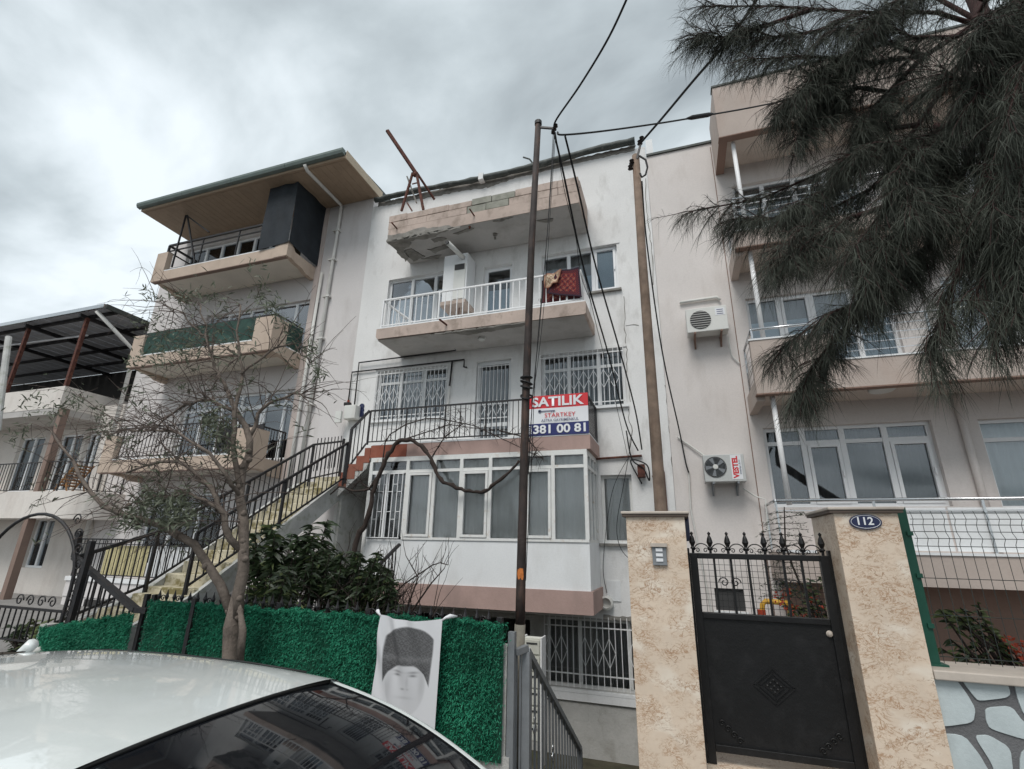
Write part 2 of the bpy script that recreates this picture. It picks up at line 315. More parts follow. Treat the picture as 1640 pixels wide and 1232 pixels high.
def text(s, size, m, name, parent, pos, align='CENTER', bold=0.0, sx=1.0, rot=(math.pi / 2, 0, 0), depth=0.0):
    cu = bpy.data.curves.new('t', 'FONT'); cu.body = s; cu.size = size; cu.align_x = align; cu.offset = bold; cu.extrude = depth; cu.resolution_u = 3
    t = bpy.data.objects.new('t', cu); me = bpy.data.meshes.new_from_object(t); bpy.data.objects.remove(t)
    me.materials.clear(); me.materials.append(MATS[m]); me.transform(Matrix.Diagonal((sx, 1, 1, 1)))
    o = bpy.data.objects.new(name, me); place(o, pos, parent); o.rotation_euler = rot; return o
def wall_open(x0, x1, z0, z1, Y, rects, depth=0.22):
    """front wall in the plane Y with window openings cut through it and their reveals"""
    mb = MB(); xs = sorted({x0, x1, *[q for r in rects for q in r[:2]]}); zs = sorted({z0, z1, *[q for r in rects for q in r[2:]]})
    for i in range(len(xs) - 1):
        for j in range(len(zs) - 1):
            cx, cz = (xs[i] + xs[i + 1]) / 2, (zs[j] + zs[j + 1]) / 2
            if any(r[0] < cx < r[1] and r[2] < cz < r[3] for r in rects): continue
            mb.add([(xs[i], Y, zs[j]), (xs[i + 1], Y, zs[j]), (xs[i + 1], Y, zs[j + 1]), (xs[i], Y, zs[j + 1])], [(0, 1, 2, 3)])
    for a, b, c, d in rects:
        e = Y + depth
        mb.add([(a, Y, c), (b, Y, c), (b, Y, d), (a, Y, d), (a, e, c), (b, e, c), (b, e, d), (a, e, d)], [(0, 4, 5, 1), (1, 5, 6, 2), (2, 6, 7, 3), (3, 7, 4, 0)])
    e = Y + 6
    mb.add([(x0, Y, z0), (x1, Y, z0), (x1, Y, z1), (x0, Y, z1), (x0, e, z0), (x1, e, z0), (x1, e, z1), (x0, e, z1)], [(1, 5, 6, 2), (2, 6, 7, 3), (3, 7, 4, 0), (4, 5, 6, 7)])
    return mb
def curtain(x0, x1, z0, z1, Y, m, parent, amp=0.02, wave=0.12):
    n = max(8, int((x1 - x0) / 0.03)); ph = random.random() * 6
    xs = np.linspace(x0, x1, n); y = Y + amp * np.sin(xs / wave * 6.28 + ph) + amp * 0.6 * np.sin(xs / wave * 2.3 + ph * 2)
    v = [(x, yy, z) for x, yy in zip(xs, y) for z in (z0, z1)]
    return obj_np('curtain', v, [(2 * i, 2 * i + 2, 2 * i + 3, 2 * i + 1) for i in range(n - 1)], m, parent, True)
def window(parent, x0, x1, z0, z1, Y, cols=(0.5,), trans=(), fm='pvc', fw=0.06, gm='glass', cur='curtain_white', cz=(0, 1), film=None, sill=None, name='window', back=True, setb=0.10, door_cols=()):
    """a window part: frame with mullions, one pane per light, curtain and dark room behind"""
    yf = Y + setb; mb = MB(); w = x1 - x0; h = z1 - z0
    mb.box(x0, x1, yf, yf + 0.07, z0, z0 + fw).box(x0, x1, yf, yf + 0.07, z1 - fw, z1)
    xs = [x0] + [x0 + w * c for c in cols] + [x1]; ts = [z0] + [z0 + h * t for t in trans] + [z1]
    mb.box(x0, x0 + fw, yf + .002, yf + 0.068, z0 + fw, z1 - fw).box(x1 - fw, x1, yf + .002, yf + 0.068, z0 + fw, z1 - fw)
    for x in xs[1:-1]: mb.box(x - fw * 0.7, x + fw * 0.7, yf - 0.012, yf + 0.066, z0 + fw * .98, z1 - fw * .98)
    for z in ts[1:-1]: mb.box(x0 + fw, x1 - fw, yf + 0.004, yf + 0.064, z - fw * 0.55, z + fw * 0.55)
    for i in door_cols:      # an opening sash with its own rim
        a, b = xs[i] + fw * .8, xs[i + 1] - fw * .8; c, d = z0 + fw, (ts[-2] if trans else z1) - fw * .6
        for q in ((a, a + .055, c, d), (b - .055, b, c, d), (a + .055, b - .055, c, c + .055), (a + .055, b - .055, d - .055, d)): mb.box(q[0], q[1], yf - 0.022, yf + 0.05, q[2], q[3])
        mb.box(b - .045, b - .02, yf - .06, yf - .022, (c + d) / 2 - .06, (c + d) / 2 + .06)
    o = mb.build(name, fm, parent)
    for i in range(len(xs) - 1):
        for j in range(len(ts) - 1):
            a, b, c, d = xs[i] + .02, xs[i + 1] - .02, ts[j] + .02, ts[j + 1] - .02
            p = MB().box(a, b, yf + 0.03, yf + 0.036, c, d).build('pane', gm, o)
            if film and (i, j) in film:
                f0, f1 = film[(i, j)]; MB().box(a, b, yf + .05, yf + .056, c + (d - c) * f0, c + (d - c) * f1).build('frosted_film', 'film_blue', o)
    if cur: curtain(x0 + .03, x1 - .03, z0 + h * cz[0], z0 + h * cz[1], yf + 0.17, cur, o)
    if back:
        e = yf + 1.3
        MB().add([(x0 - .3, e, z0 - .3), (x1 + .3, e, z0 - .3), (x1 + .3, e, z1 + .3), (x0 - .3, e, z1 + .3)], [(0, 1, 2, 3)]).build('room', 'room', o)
    if sill: MB().box(x0 - .06, x1 + .06, Y - .07, Y + .10, z0 - .05, z0 - .002).build('sill', sill, o)
    return o
def railing(parent, pts, z0, z1, step, m, bw=0.016, rw=0.04, mid=None, post_every=0, name='railing', low=0.06, lower=True):
    """rail along a polyline of (x, y) with upright balusters, each its own piece"""
    mb = MB(); zl = z0 + low
    for (a, b) in zip(pts[:-1], pts[1:]):
        mb.bar((*a, z1), (*b, z1), rw, rw)
        if lower: mb.bar((*a, zl), (*b, zl), rw * .7, rw * .7)
        if mid: mb.bar((*a, mid), (*b, mid), rw * .6, rw * .6)
    for p in pts: mb.box(p[0] - rw * .5, p[0] + rw * .5, p[1] - rw * .5, p[1] + rw * .5, z0, z1)
    o = mb.build(name, m, parent)
    for (a, b) in zip(pts[:-1], pts[1:]):
        a, b = Vector((*a, 0)), Vector((*b, 0)); d = (b - a).length; n = max(1, int(round(d / step)))
        for i in range(1, n):
            p = a.lerp(b, i / n); big = post_every and i % post_every == 0
            ubox('baluster', (p.x, p.y, (zl + z1) / 2), ((bw * 1.9 if big else bw), (bw * 1.9 if big else bw), round(z1 - zl - rw * .3, 3)), m, o)
    return o
def jagged(poly, jit, seed):
    r = random.Random(seed); out = []
    for i, p in enumerate(poly):
        q = poly[(i + 1) % len(poly)]; n = max(1, int(math.dist(p, q) / 0.07))
        for k in range(n):
            t = k / n; out.append((p[0] + (q[0] - p[0]) * t + r.uniform(-jit, jit), p[1] + (q[1] - p[1]) * t + r.uniform(-jit, jit)))
    return out
def blades(P, D, ln, wd, seg=2, droop=0.0, side=None):
    """curved tapering blades (leaves, needles): arrays of base points, unit directions, lengths, widths"""
    P = np.asarray(P, float); D = np.asarray(D, float); n = len(P); ln = np.broadcast_to(ln, n); wd = np.broadcast_to(wd, n)
    D = D / np.linalg.norm(D, axis=1, keepdims=True)
    if side is None: side = rng.normal(size=(n, 3))
    S = np.cross(D, side); S /= np.linalg.norm(S, axis=1, keepdims=True) + 1e-9
    V = []; 
    prof = {2: (0.35, 1.0, 0.08), 3: (0.7, 1.0, 0.8, 0.1), 1: (1.0, 0.3), 4: (.8, 1, .9, .7, .15)}[seg]
    for k in range(seg + 1):
        t = k / seg; c = P + D * (ln * t)[:, None]; c[:, 2] -= droop * ln * t * t
        hw = (wd * prof[k] / 2)[:, None]; V += [c - S * hw, c + S * hw]
    V = np.stack(V, 1).reshape(-1, 3); m = 2 * (seg + 1); base = np.arange(n)[:, None] * m
    F = np.concatenate([np.concatenate([base + 2 * k, base + 2 * k + 1, base + 2 * k + 3, base + 2 * k + 2], 1) for k in range(seg)], 0)
    return V, F
def rdir(n): 
    d = rng.normal(size=(n, 3)); return d / np.linalg.norm(d, axis=1, keepdims=True)
# ------------------------------------------------------------------ setting
tag(MB().box(-300, 300, -300, 300, -2.6, -1.95).build('ground', 'soil'), kind='structure')
tag(MB().box(-150, 150, -60, 3.0, -1.9, -0.42).build('street', 'asphalt'), kind='structure')
pv = tag(MB().box(-150, 150, 3.0, 4.62, -1.9, -0.30).build('pavement', 'pavement'), kind='structure')
k = MB()
for i in range(-20, 12): k.box(i * 1.0, i * 1.0 + .992, 2.86, 2.995, -0.46, -0.285)
k.build('kerb', 'coping', pv)
tag(MB().box(-60, -6.95, 4.625, 10.1, -1.9, 0.0).build('left_yard', 'pavement'), kind='structure')
tag(MB().box(0.0, 60, 4.625, 10.1, -1.9, 0.0).build('right_yard', 'pavement'), kind='structure')

# ------------------------------------------------------------------ white house for sale
YF, YB = 10.15, 9.0
H = thing('white_house', 'shabby white four storey house with crumbling pink balconies and glazed veranda', 'house', (-4, YF, -1.95))
W3L = (-7.04, -4.95, 6.62, 8.46); D3 = (-4.24, -3.47, 6.44, 8.37); W3R = (-2.70, -0.87, 7.21, 8.42)
W2L = (-7.06, -5.08, 4.47, 5.78); D2 = (-4.32, -3.44, 3.62, 5.78); W2R = (-2.72, -0.86, 4.45, 5.77)
W1 = (-1.46, -0.84, 1.66, 2.99); WB = (-2.62, -0.62, -0.90, 0.28)
wall_open(-7.87, -0.04, 0.30, 11.06, YF, [W3L, D3, W3R, W2L, D2, W2R, W1]).build('wall', 'white_wall', H)
wall_open(-7.5, -0.04, -2.4, 0.296, YF + .01, [WB, (-6.3, -4.75, -1.93, .20), (-4.45, -2.95, -1.93, .20)], 1.5).build('basement_wall', 'basement_wall', H)
# eroded ledge and drip line at the foot of the wall
MB().prism(jagged([(-1.5, .30), (-.06, .30), (-.06, .36), (-1.5, .37)], .012, 3), 'y', YF - .03, YF).build('ledge', 'concrete', H)
# gutter of short dented lengths along the roof edge, plaster torn beneath it
g = MB(); r = random.Random(2); pts = []; rad = []
for i in range(40):
    t = i / 39; x = -7.72 + 7.45 * t; pts.append((x, 10.02, 11.17 + .035 * math.sin(t * 9) + r.uniform(-.012, .012) - .05 * math.sin(t * math.pi))); rad.append(.075 + r.uniform(-.01, .012) + .03 * max(0, t - .6))
g.tube(pts, rad, 10).build('gutter', 'gutter', H, True)
MB().prism(jagged([(-7.7, 11.02), (-5, 10.93), (-4.2, 10.86), (-3.4, 10.97), (-.3, 11.02), (-.25, 11.16), (-7.7, 11.16)], .02, 5), 'y', YF - .012, YF - .001).build('torn_edge', 'concrete', H)
MB().box(-4.42, -4.28, 9.93, 10.12, 11.0, 11.2).build('gutter_bracket', 'white_paint', H)
MB().tube([at(858, 268, 10.0), at(848, 255, 10.0), at(838, 252, 10.0)], .022, 6).build('pipe_stub', 'gutter', H)
def shut(a, fw=.055): return a
# windows and doors
window(H, *W3L, YF, (.34, .67), (.70,), fm='white_paint', gm='glass_bright', cur='curtain_grey', cz=(0, .6), door_cols=(2,))
window(H, *D3, YF, (), (), cur='curtain_white', cz=(0, .7), film={(0, 0): (0, .68)}, name='balcony_door', setb=.12, fw=.09)
window(H, *W3R, YF, (.36, .68), (), cur='curtain_grey', gm='glass', film={(2, 0): (0, .97), (1, 0): (0, .45)}, sill='concrete', door_cols=(2,))
window(H, *W2L, YF, (.33, .66), (.76,), cur='curtain_dark', fm='white_paint', sill='white_paint')
window(H, *D2, YF, (), (.28,), cur='curtain_dark', fm='white_paint', fw=.08, name='balcony_door')
window(H, *W2R, YF, (.34, .70), (.72,), cur='curtain_dark', fm='white_paint', sill='white_paint')
window(H, *W1, YF, (), (), cur='curtain_white', fm='old_frame', sill='concrete', gm='glass_old')
window(H, *WB, YF + .01, (.32, .78), (), cur='curtain_grey', fm='old_frame', sill='white_paint', gm='glass_old', fw=.05)
for q in (W3R, W2R, W2L):      # plain plaster surrounds a little proud of the wall
    a, b, c, d = q; MB().box(a - .07, b + .07, YF - .018, YF - .001, d, d + .07).build('lintel', 'white_wall', H)
def grille(x0, x1, z0, z1, Y, n, m='white_rail', diamonds=True, hz=(.06, .94), dz=(.30, .62)):
    g = MB()
    for t in hz: g.box(x0, x1, Y - .012, Y + .006, z0 + (z1 - z0) * t - .010, z0 + (z1 - z0) * t + .010)
    o = g.build('grille', m, H)
    for i in range(n + 1):
        x = x0 + (x1 - x0) * i / n; ubox('bar', (x, Y - .022, (z0 + z1) / 2), (.013, .013, round(z1 - z0, 3)), m, o)
    if diamonds:
        a, b = z0 + (z1 - z0) * dz[0], z0 + (z1 - z0) * dz[1]; mid = (a + b) / 2; s = (x1 - x0) / n * 2; cnt = 0
        for i in range(int(n / 2)):
            if n == 18 and x0 > -3 and i % 4 == 2: continue
            xa = x0 + i * s; xm, xb = xa + s / 2, xa + s
            for p, q in (((xa, mid), (xm, b)), ((xm, b), (xb, mid)), ((xb, mid), (xm, a)), ((xm, a), (xa, mid))):
                ubar('scroll', (p[0], Y - .034, p[1]), (q[0], Y - .034, q[1]), .010, m, o)
    return o
grille(W2L[0], W2L[1], W2L[2] + .02, W2L[3] - .02, YF - .03, 18)
grille(D2[0] + .05, D2[1] - .05, D2[2] + .10, D2[3] - .10, YF + .04, 8, dz=(.35, .55), hz=(.02, .33, .5, .98))
grille(W2R[0], W2R[1], W2R[2] + .02, W2R[3] - .02, YF - .03, 17)
grille(WB[0] - .02, WB[1], WB[2] + .04, WB[3] + .06, YF - .05, 18, hz=(.18, .84), dz=(.30, .70))
# ---- top balcony: slab, block parapet, broken edge
b4 = MB().box(-6.42, -1.53, YB, YF - .002, 8.86, 9.17).build('top_balcony', 'pink_band', H)
MB().add([(-6.41, YB + .01, 8.855), (-1.54, YB + .01, 8.855), (-1.54, YF - .01, 8.855), (-6.41, YF - .01, 8.855)], [(0, 1, 2, 3)]).build('soffit', 'soffit', b4)
r = random.Random(11)
MB().box(-6.38, -1.57, YB + .10, YB + .14, 9.17, 9.36).build('parapet_core', 'concrete', b4)
for c, (z, h) in enumerate(((9.175, .20), (9.385, .20))):
    x = -6.44 if c == 0 else -6.44; i = 0
    while x < -1.6:
        wd = min(r.uniform(.48, .62), -1.53 - x)
        if wd < .12: break
        bare = -4.75 < x < -3.55
        if True:
            hh = h - (r.uniform(.0, .05) if c == 1 and x < -3.5 else 0); dy = r.uniform(0, .012)
            b = MB().box(x, x + wd - (.012 if bare or r.random() < .4 else .003), YB - .004 + dy, YB + .13 + dy, z, z + hh - .006)
            b.build('block', 'bare_block' if bare else 'pink_band', b4, bevel=.006)
        x += wd; i += 1
    for yy in (9.14, 9.64): MB().box(-1.66, -1.525, yy, yy + .49, z, z + h - .006).build('block', 'pink_band', b4, bevel=.006)
    MB().box(-6.435, -6.31, 9.14, 10.12, z, z + h - .008).build('block', 'pink_band', b4, bevel=.006)
MB().prism(jagged([(-6.425, 8.84), (-4.55, 8.845), (-4.7, 8.93), (-5.3, 8.98), (-5.5, 9.05), (-6.0, 8.97), (-6.43, 9.0)], .018, 8), 'y', YB - .012, YB + .02).build('broken_edge', 'concrete', b4)
MB().prism(jagged([(-6.42, 9.0), (-5.7, 9.0), (-4.4, 9.0), (-4.9, 9.05), (-5.3, 9.16), (-5.75, 9.12), (-5.95, 9.32), (-6.2, 9.45), (-6.25, 9.75), (-6.41, 9.95)], .03, 4), 'z', 8.80, 8.853).build('spalled_patch', 'concrete', b4)
for sd_, q in ((34, [(-6.3, 9.5), (-6.0, 9.5), (-5.85, 9.9), (-6.25, 10.05)]), (35, [(-4.7, 9.2), (-4.2, 9.12), (-4.15, 9.2), (-4.6, 9.3)]), (36, [(-2.6, 9.3), (-2.2, 9.35), (-2.25, 9.45), (-2.5, 9.42)]), (37, [(-6.0, 10.0), (-5.4, 9.95), (-5.5, 10.1)]), (31, [(-5.3, 9.28), (-5.0, 9.25), (-4.95, 9.38), (-5.3, 9.42)]), (32, [(-5.6, 9.65), (-5.1, 9.6), (-5.0, 9.72), (-5.5, 9.85)]), (33, [(-3.6, 9.05), (-3.1, 9.03), (-3.2, 9.08), (-3.5, 9.1)])):
    MB().prism(jagged(q, .025, sd_), 'z', 8.835, 8.854).build('spalled_patch', 'concrete', b4)
for p in ((598 / 1598 * 480 + 580, 190 + 515 * .3003), (580 + 187 * .3003, 190 + 585 * .3003)):
    a = at(p[0], p[1], YB); MB().tube([(a.x, YB + .02, a.z - .02), (a.x - .03, YB - .22, a.z + .02)], .018, 6).build('drain_spout', 'rust', b4)
MB().lathe((-3.72, 9.55, 8.70), [(.012, .0), (.03, .02), (.03, .06), (.012, .07), (.012, .12), (.06, .13), (.06, .152)], 10).build('ceiling_lamp', 'concrete', b4)
MB().lathe((-4.2, 9.08, 8.79), [(.02, 0), (.03, .06)], 8).build('hook', 'rust', b4)
# ---- third floor balcony
b3 = MB().prism([(-6.44, 6.20), (-6.40, 6.14), (-1.50, 6.11), (-1.46, 6.14), (-1.46, 6.40), (-6.44, 6.40)], 'y', YB, YF - .002).build('middle_balcony', 'pink_band', H)
MB().add([(-6.39, YB + .01, 6.106), (-1.5, YB + .01, 6.1), (-1.5, YF - .01, 6.1), (-6.39, YF - .01, 6.106)], [(0, 1, 2, 3)]).build('soffit', 'soffit', b3)
MB().box(-6.42, -1.48, YB + .01, YF - .01, 6.40, 6.435).build('floor_edge', 'white_paint', b3)
MB().prism(jagged([(-5.0, 9.0), (-2.75, 9.0), (-2.8, 9.14), (-3.6, 9.2), (-4.2, 9.26), (-4.4, 9.1)], .03, 14), 'z', 6.075, 6.10).build('spalled_patch', 'concrete', b3)
MB().lathe((-3.95, 9.5, 6.02), [(.05, 0), (.085, .02), (.085, .085)], 14).build('ceiling_lamp', 'ac_white', b3)
a = at(712, 515, YB); MB().tube([(a.x + .06, YB + .02, 6.27), (a.x, YB - .25, 6.3)], .022, 6).build('drain_spout', 'rust', b3)
railing(H, [(-6.36, 10.12), (-6.36, 9.06), (-1.56, 9.06), (-1.56, 10.12)], 6.435, 7.18, .152, 'white_rail', .018, .036, post_every=10)
MB().bar((-6.36, 9.08, 7.16), (-5.45, 10.0, 6.5), .03).build('railing_brace', 'white_rail', H)
# ---- second floor balcony
b2 = MB().box(-6.20, -1.46, YB, YF - .002, 3.33, 3.60).build('lower_balcony', 'mauve_band', H)
MB().box(-6.23, -5.35, YB - .012, YB - .001, 3.325, 3.59).build('red_panel', 'red_paint', b2)
MB().box(-6.22, -1.47, YB - .005, YF - .01, 3.60, 3.635).build('floor_edge', 'white_paint', b2)
railing(H, [(-6.38, 9.05), (-1.50, 9.05), (-1.50, 10.12)], 3.635, 4.40, .115, 'black_iron', .014, .034, post_every=8)
# ---- veranda under it
V = MB().box(-5.30, -1.53, YB, YB + .10, .862, 1.66).build('veranda', 'white_paint', H)
MB().box(-1.63, -1.53, YB + .101, YF - .002, .862, 1.66).build('side_wall', 'white_paint', V)
MB().box(-6.0, -1.49, YB - .03, YF - .004, .49, .86).build('base_band', 'mauve_band', V)
MB().box(-6.18, -5.31, YB + .02, YB + .08, .862, 1.66).build('door_panel', 'white_paint', V)
m_ = MB().box(-6.19, -1.53, YB - .01, YB + .07, 3.23, 3.325).box(-6.19, -1.53, YB - .006, YB + .066, 2.985, 3.045).box(-5.30, -1.53, YB - .02, YB + .10, 1.661, 1.71)
mull = [-6.17, -5.28, -4.66, -4.06, -3.44, -2.74, -2.18, -1.56]
for x in mull: m_.box(x - .035, x + .035, YB - .014, YB + .074, 1.711 if x > -6 else .86, 3.23)
for s_ in (0, 2, 4):
    pass
m_.box(-1.60, -1.53, YB + .08, YF, 3.23, 3.325).box(-1.60, -1.53, YB + .08, YF, 2.985, 3.045).box(-1.60, -1.53, YB + .08, YF, 1.661, 1.71)
for y in (9.42, 9.80, 10.10): m_.box(-1.598, -1.532, y - .03, y + .03, 1.71, 3.23)
VF = m_.build('veranda_frame', 'old_frame', H)
for i, (a, b) in enumerate(zip(mull[:-1], mull[1:])):
    for z0, z1 in ((3.05, 3.225), (1.715, 2.98)):
        MB().box(a + .03, b - .03, YB + .03, YB + .036, z0, z1).build('pane', 'glass_old', VF)
    if i in (1, 3, 5):       # hinged sashes
        s = MB(); c, d = a + .04, b - .04
        for q in ((c, c + .05, 1.72, 2.975), (d - .05, d, 1.72, 2.975), (c + .05, d - .05, 1.72, 1.77), (c + .05, d - .05, 2.925, 2.975)): s.box(q[0], q[1], YB - .035, YB + .02, q[2], q[3])
        s.build('sash', 'old_frame', VF)
for a, b in ((9.08, 9.40), (9.44, 9.78), (9.82, 10.08)):
    MB().box(-1.57, -1.564, a, b, 1.72, 3.22).build('pane', 'glass_old', VF)
curtain(-5.25, -1.62, 1.70, 3.22, YB + .13, 'curtain_white', VF, .022, .16)
curtain(-6.1, -5.35, 1.0, 3.22, YB + .45, 'curtain_dark', VF)
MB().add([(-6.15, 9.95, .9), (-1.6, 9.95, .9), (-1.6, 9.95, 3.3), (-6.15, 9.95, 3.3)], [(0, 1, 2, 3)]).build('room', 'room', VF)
MB().box(-6.2, -6.14, YB + .08, YF, .86, 3.32).build('side_panel', 'white_wall', V)
# welded grille of the veranda door
dg = MB().box(-6.12, -5.34, YB - .05, YB - .035, 2.96, 2.98).box(-6.12, -5.34, YB - .05, YB - .035, 1.68, 1.70).build('door_grille', 'white_rail', H)
for i in range(8): ubox('bar', (-6.10 + i * .107, YB - .055, 2.33), (.014, .014, 1.30), 'white_rail', dg)
for i in range(7):
    for z in ((2.05, 2.75, 2.4) if i % 2 else (2.2, 2.6, 1.9))[:2]: ubox('cross_bar', (-6.047 + i * .107, YB - .055, z), (.107, .010, .012), 'white_rail', dg)
MB().box(-5.74, -5.70, YB - .06, YB - .03, 1.68, 2.98).build('door_stile', 'white_rail', H)
# small things fixed to the house
MB().box(-7.02, -6.98, 9.6, 9.62, 5, 5.02)
gp = MB()
gp.tube([(-7.83, YF - .05, 4.95), (-7.83, YF - .05, 5.83), (-4.63, YF - .05, 5.85), (-4.63, YF - .05, 5.66), (-4.55, YF - .05, 5.64)], .020, 8)
gp.tube([(-7.60, YF - .09, 4.92), (-7.62, YF - .09, 6.06), (-4.85, YF - .09, 6.10), (-4.82, YF - .3, 6.14)], .020, 8)
gp.tube([(-4.95, YF - .05, 5.83), (-4.98, YF - .05, 5.2)], .022, 8)
gp.build('gas_pipe', 'black_iron', H, True)
MB().tube([(-4.98, YF - .05, 5.2), (-5.0, YF - .05, 4.55)], .02, 8).build('pipe_sleeve', 'pipe_white', H)
MB().tube([at(955, 735, YF - .04), at(1028, 730, YF - .04)], .024, 8).build('wall_conduit', 'rust', H)
for dx, mm, rr in ((0, 'cable', .022), (.10, 'rust', .012), (-.10, 'rust', .010)):
    MB().tube([(-.30 + dx, YF - .05, .4), (-.30 + dx, YF - .05, 2.9 + dx), (-.33 + dx, YF - .05, 3.05 + dx)], rr, 6).build('riser_cable', mm, H)
MB().lathe((at(972, 965, YF).x, YF - .02, at(972, 965, YF).z), [(.10, 0), (.13, -.03), (.13, -.10), (.09, -.12), (.085, -.03)], 18, 'y').build('vent_hood', 'ac_white', H)
MB().box(-1.42, -1.16, YF - .02, YF - .002, .62, .98).build('vent_plate', 'white_paint', H)
# cracks in the render, drawn as real grooves filled dark
for k_, pl in enumerate(([(1033, 286), (1036, 340), (1040, 372), (1044, 402), (1045, 470)], [(1066, 617), (1070, 660), (1074, 700), (1078, 760)], [(1005, 655), (1012, 690), (1006, 730)], [(1000, 475), (1001, 520), (1003, 560), (1004, 600), (1010, 655)], [(1003, 522), (1015, 520), (1026, 522)])):
    rr = random.Random(k_); P_ = []
    for a, b in zip(pl[:-1], pl[1:]):
        for j in range(5): P_.append(at(a[0] + (b[0] - a[0]) * j / 5 + rr.uniform(-1.6, 1.6), a[1] + (b[1] - a[1]) * j / 5, YF - .003))
    MB().tube(P_, [.004 + .006 * rr.random() for _ in P_], 4).build('crack', 'concrete', H)
MB().box(-5.9, -5.84, 9.7, 9.75, 1, 1.1)
# basement: pale rendered plinth blocks under the window
MB().box(-2.75, -.05, YF - .06, YF + .005, -1.08, -.955).build('basement_sill', 'white_paint', H)
for i in range(5):
    for j in range(3): MB().box(-2.7 + i * .53 + .26 * (j % 2) - .2, -2.7 + (i + 1) * .53 + .26 * (j % 2) - .2015, YF - .018 - .0012 * ((i + j) % 2), YF + .008, -1.96 + j * .29, -1.96 + j * .29 + .2885).build('block', 'basement_wall', H)

# water heater cabinet on the balcony
t = thing('boiler_cabinet', 'white wall mounted boiler cabinet on the middle balcony beside the door', 'boiler', (-4.75, 10.0, 6.9))
MB().box(-5.10, -4.46, 9.62, 10.12, 7.20, 8.52).build('cabinet', 'white_paint', t)
MB().box(-4.80, -4.50, 9.595, 9.618, 7.25, 8.22).build('front_panel', 'ac_white', t)
MB().box(-4.78, -4.52, 9.58, 9.594, 8.05, 8.2).build('control_strip', 'ac_dark', t)
MB().box(-5.12, -4.44, 9.55, 10.12, 7.10, 7.195).build('shelf', 'pink_band', t)
for x in (-4.78, -4.70, -4.62): MB().tube([(x, 9.8, 7.10), (x, 9.8, 6.86), (x, 10.1, 6.8)], .014, 6).build('water_pipe', 'rust', t)
a = at(742, 413, 9.62); c = at(717, 389, 9.0)
MB().tube([a, c], .058, 12).build('flue', 'ac_white', t, True)
MB().tube([c, c + (c - a).normalized() * .03], .05, 12).build('flue_mouth', 'ac_dark', t)
# meters
t = thing('gas_meter_box', 'white gas meter box with black pipes on the white house edge', 'meter', (-7.6, 10.1, 4.55))
MB().box(-7.80, -7.46, YF - .22, YF - .005, 4.52, 4.88).build('meter_cabinet', 'ac_white', t, bevel=.02)
MB().box(-7.98, -7.81, YF - .30, YF - .23, 4.42, 4.72).build('open_door', 'ac_white', t)
MB().box(-7.86, -7.72, YF - .18, YF - .05, 4.89, 4.97).build('valve_cap', 'black_iron', t)
MB().tube([(-7.83, YF - .05, 4.97), (-7.83, YF - .05, 5.06)], .03, 8).build('red_valve', 'flower_red', t)
for i in range(3):
    p = at(579.5 - i * .4, 651 + i * 6.2, YF - .01)
    tag(MB().lathe((p.x, YF - .004, p.z), [(.075, 0), (.075, -.012), (.06, -.016)], 16, 'y').build('number_plate', 'enamel_blue'), ('highest', 'middle', 'lowest')[i] + ' of three small blue oval plates beside the gas meter box', 'number plate', 'oval plates by the meter')

# rusty iron davit on the roof terrace
t = thing('rusty_davit', 'rusty iron tripod with a long boom jutting over the roof edge', 'hoist', at(665, 335, 9.1))
for i, (p, q, wd, nm) in enumerate((((643, 338), (661, 277), .05, 'leg'), ((678, 336), (667, 277), .055, 'leg'), ((696, 320), (667, 276), .045, 'leg'), ((652, 325), (660, 338), .035, 'brace'), ((660, 295), (668, 293), .025, 'brace'))):
    Y = 9.12 if i != 2 else 9.7
    MB().bar(at(p[0], p[1], Y), at(q[0], q[1], 9.15), wd, wd).build(nm, 'rust', t)
MB().bar(at(667, 279, 9.15), at(620, 209, 8.6), .06, .085).build('boom', 'rust', t)
MB().bar(at(652, 283, 9.3), at(667, 325, 9.3), .05, .03).build('plank', 'concrete', t)
MB().lathe(tuple(at(665, 279, 9.15) - Vector((0, 0, .06))), [(.06, 0), (.075, .05), (.05, .11)], 8).build('joint', 'rust', t)
# ------------------------------------------------------------------ left house with the broad eave
LH = thing('left_house', 'pale pink grey house with wide timber eave and three tan balconies', 'house', (-12, YF, 0))
YL = 10.16
LW = [(-15.2, -10.3, 9.48, 11.0), (-13.6, -9.31, 6.72, 8.28), (-13.7, -9.40, 3.62, 5.55), (-14.2, -11.35, 0.9, 2.8)]
wall_open(-16.12, -7.875, -2, 11.40, YL, LW).build('wall', 'left_wall', LH)
window(LH, *LW[0], YL, (.16, .30, .44, .58, .72, .86), (), cur='curtain_white', cz=(0, 1))
window(LH, *LW[1], YL, (.2, .4, .6, .8), (), cur='curtain_grey', gm='glass_bright', film={(3, 0): (0, .4), (4, 0): (0, .4)})
window(LH, *LW[2], YL, (.17, .34, .5, .7, .86), (.8,), cur='curtain_dark', gm='glass_bright', film={(0, 0): (.1, .8), (1, 0): (.1, .8), (3, 0): (.0, .78), (4, 0): (.0, .85), (5, 0): (0, .6)}, door_cols=(3,))
window(LH, *LW[3], YL, (.33, .66), (.78,), cur='curtain_dark', gm='glass', film={(1, 0): (0, .5)})
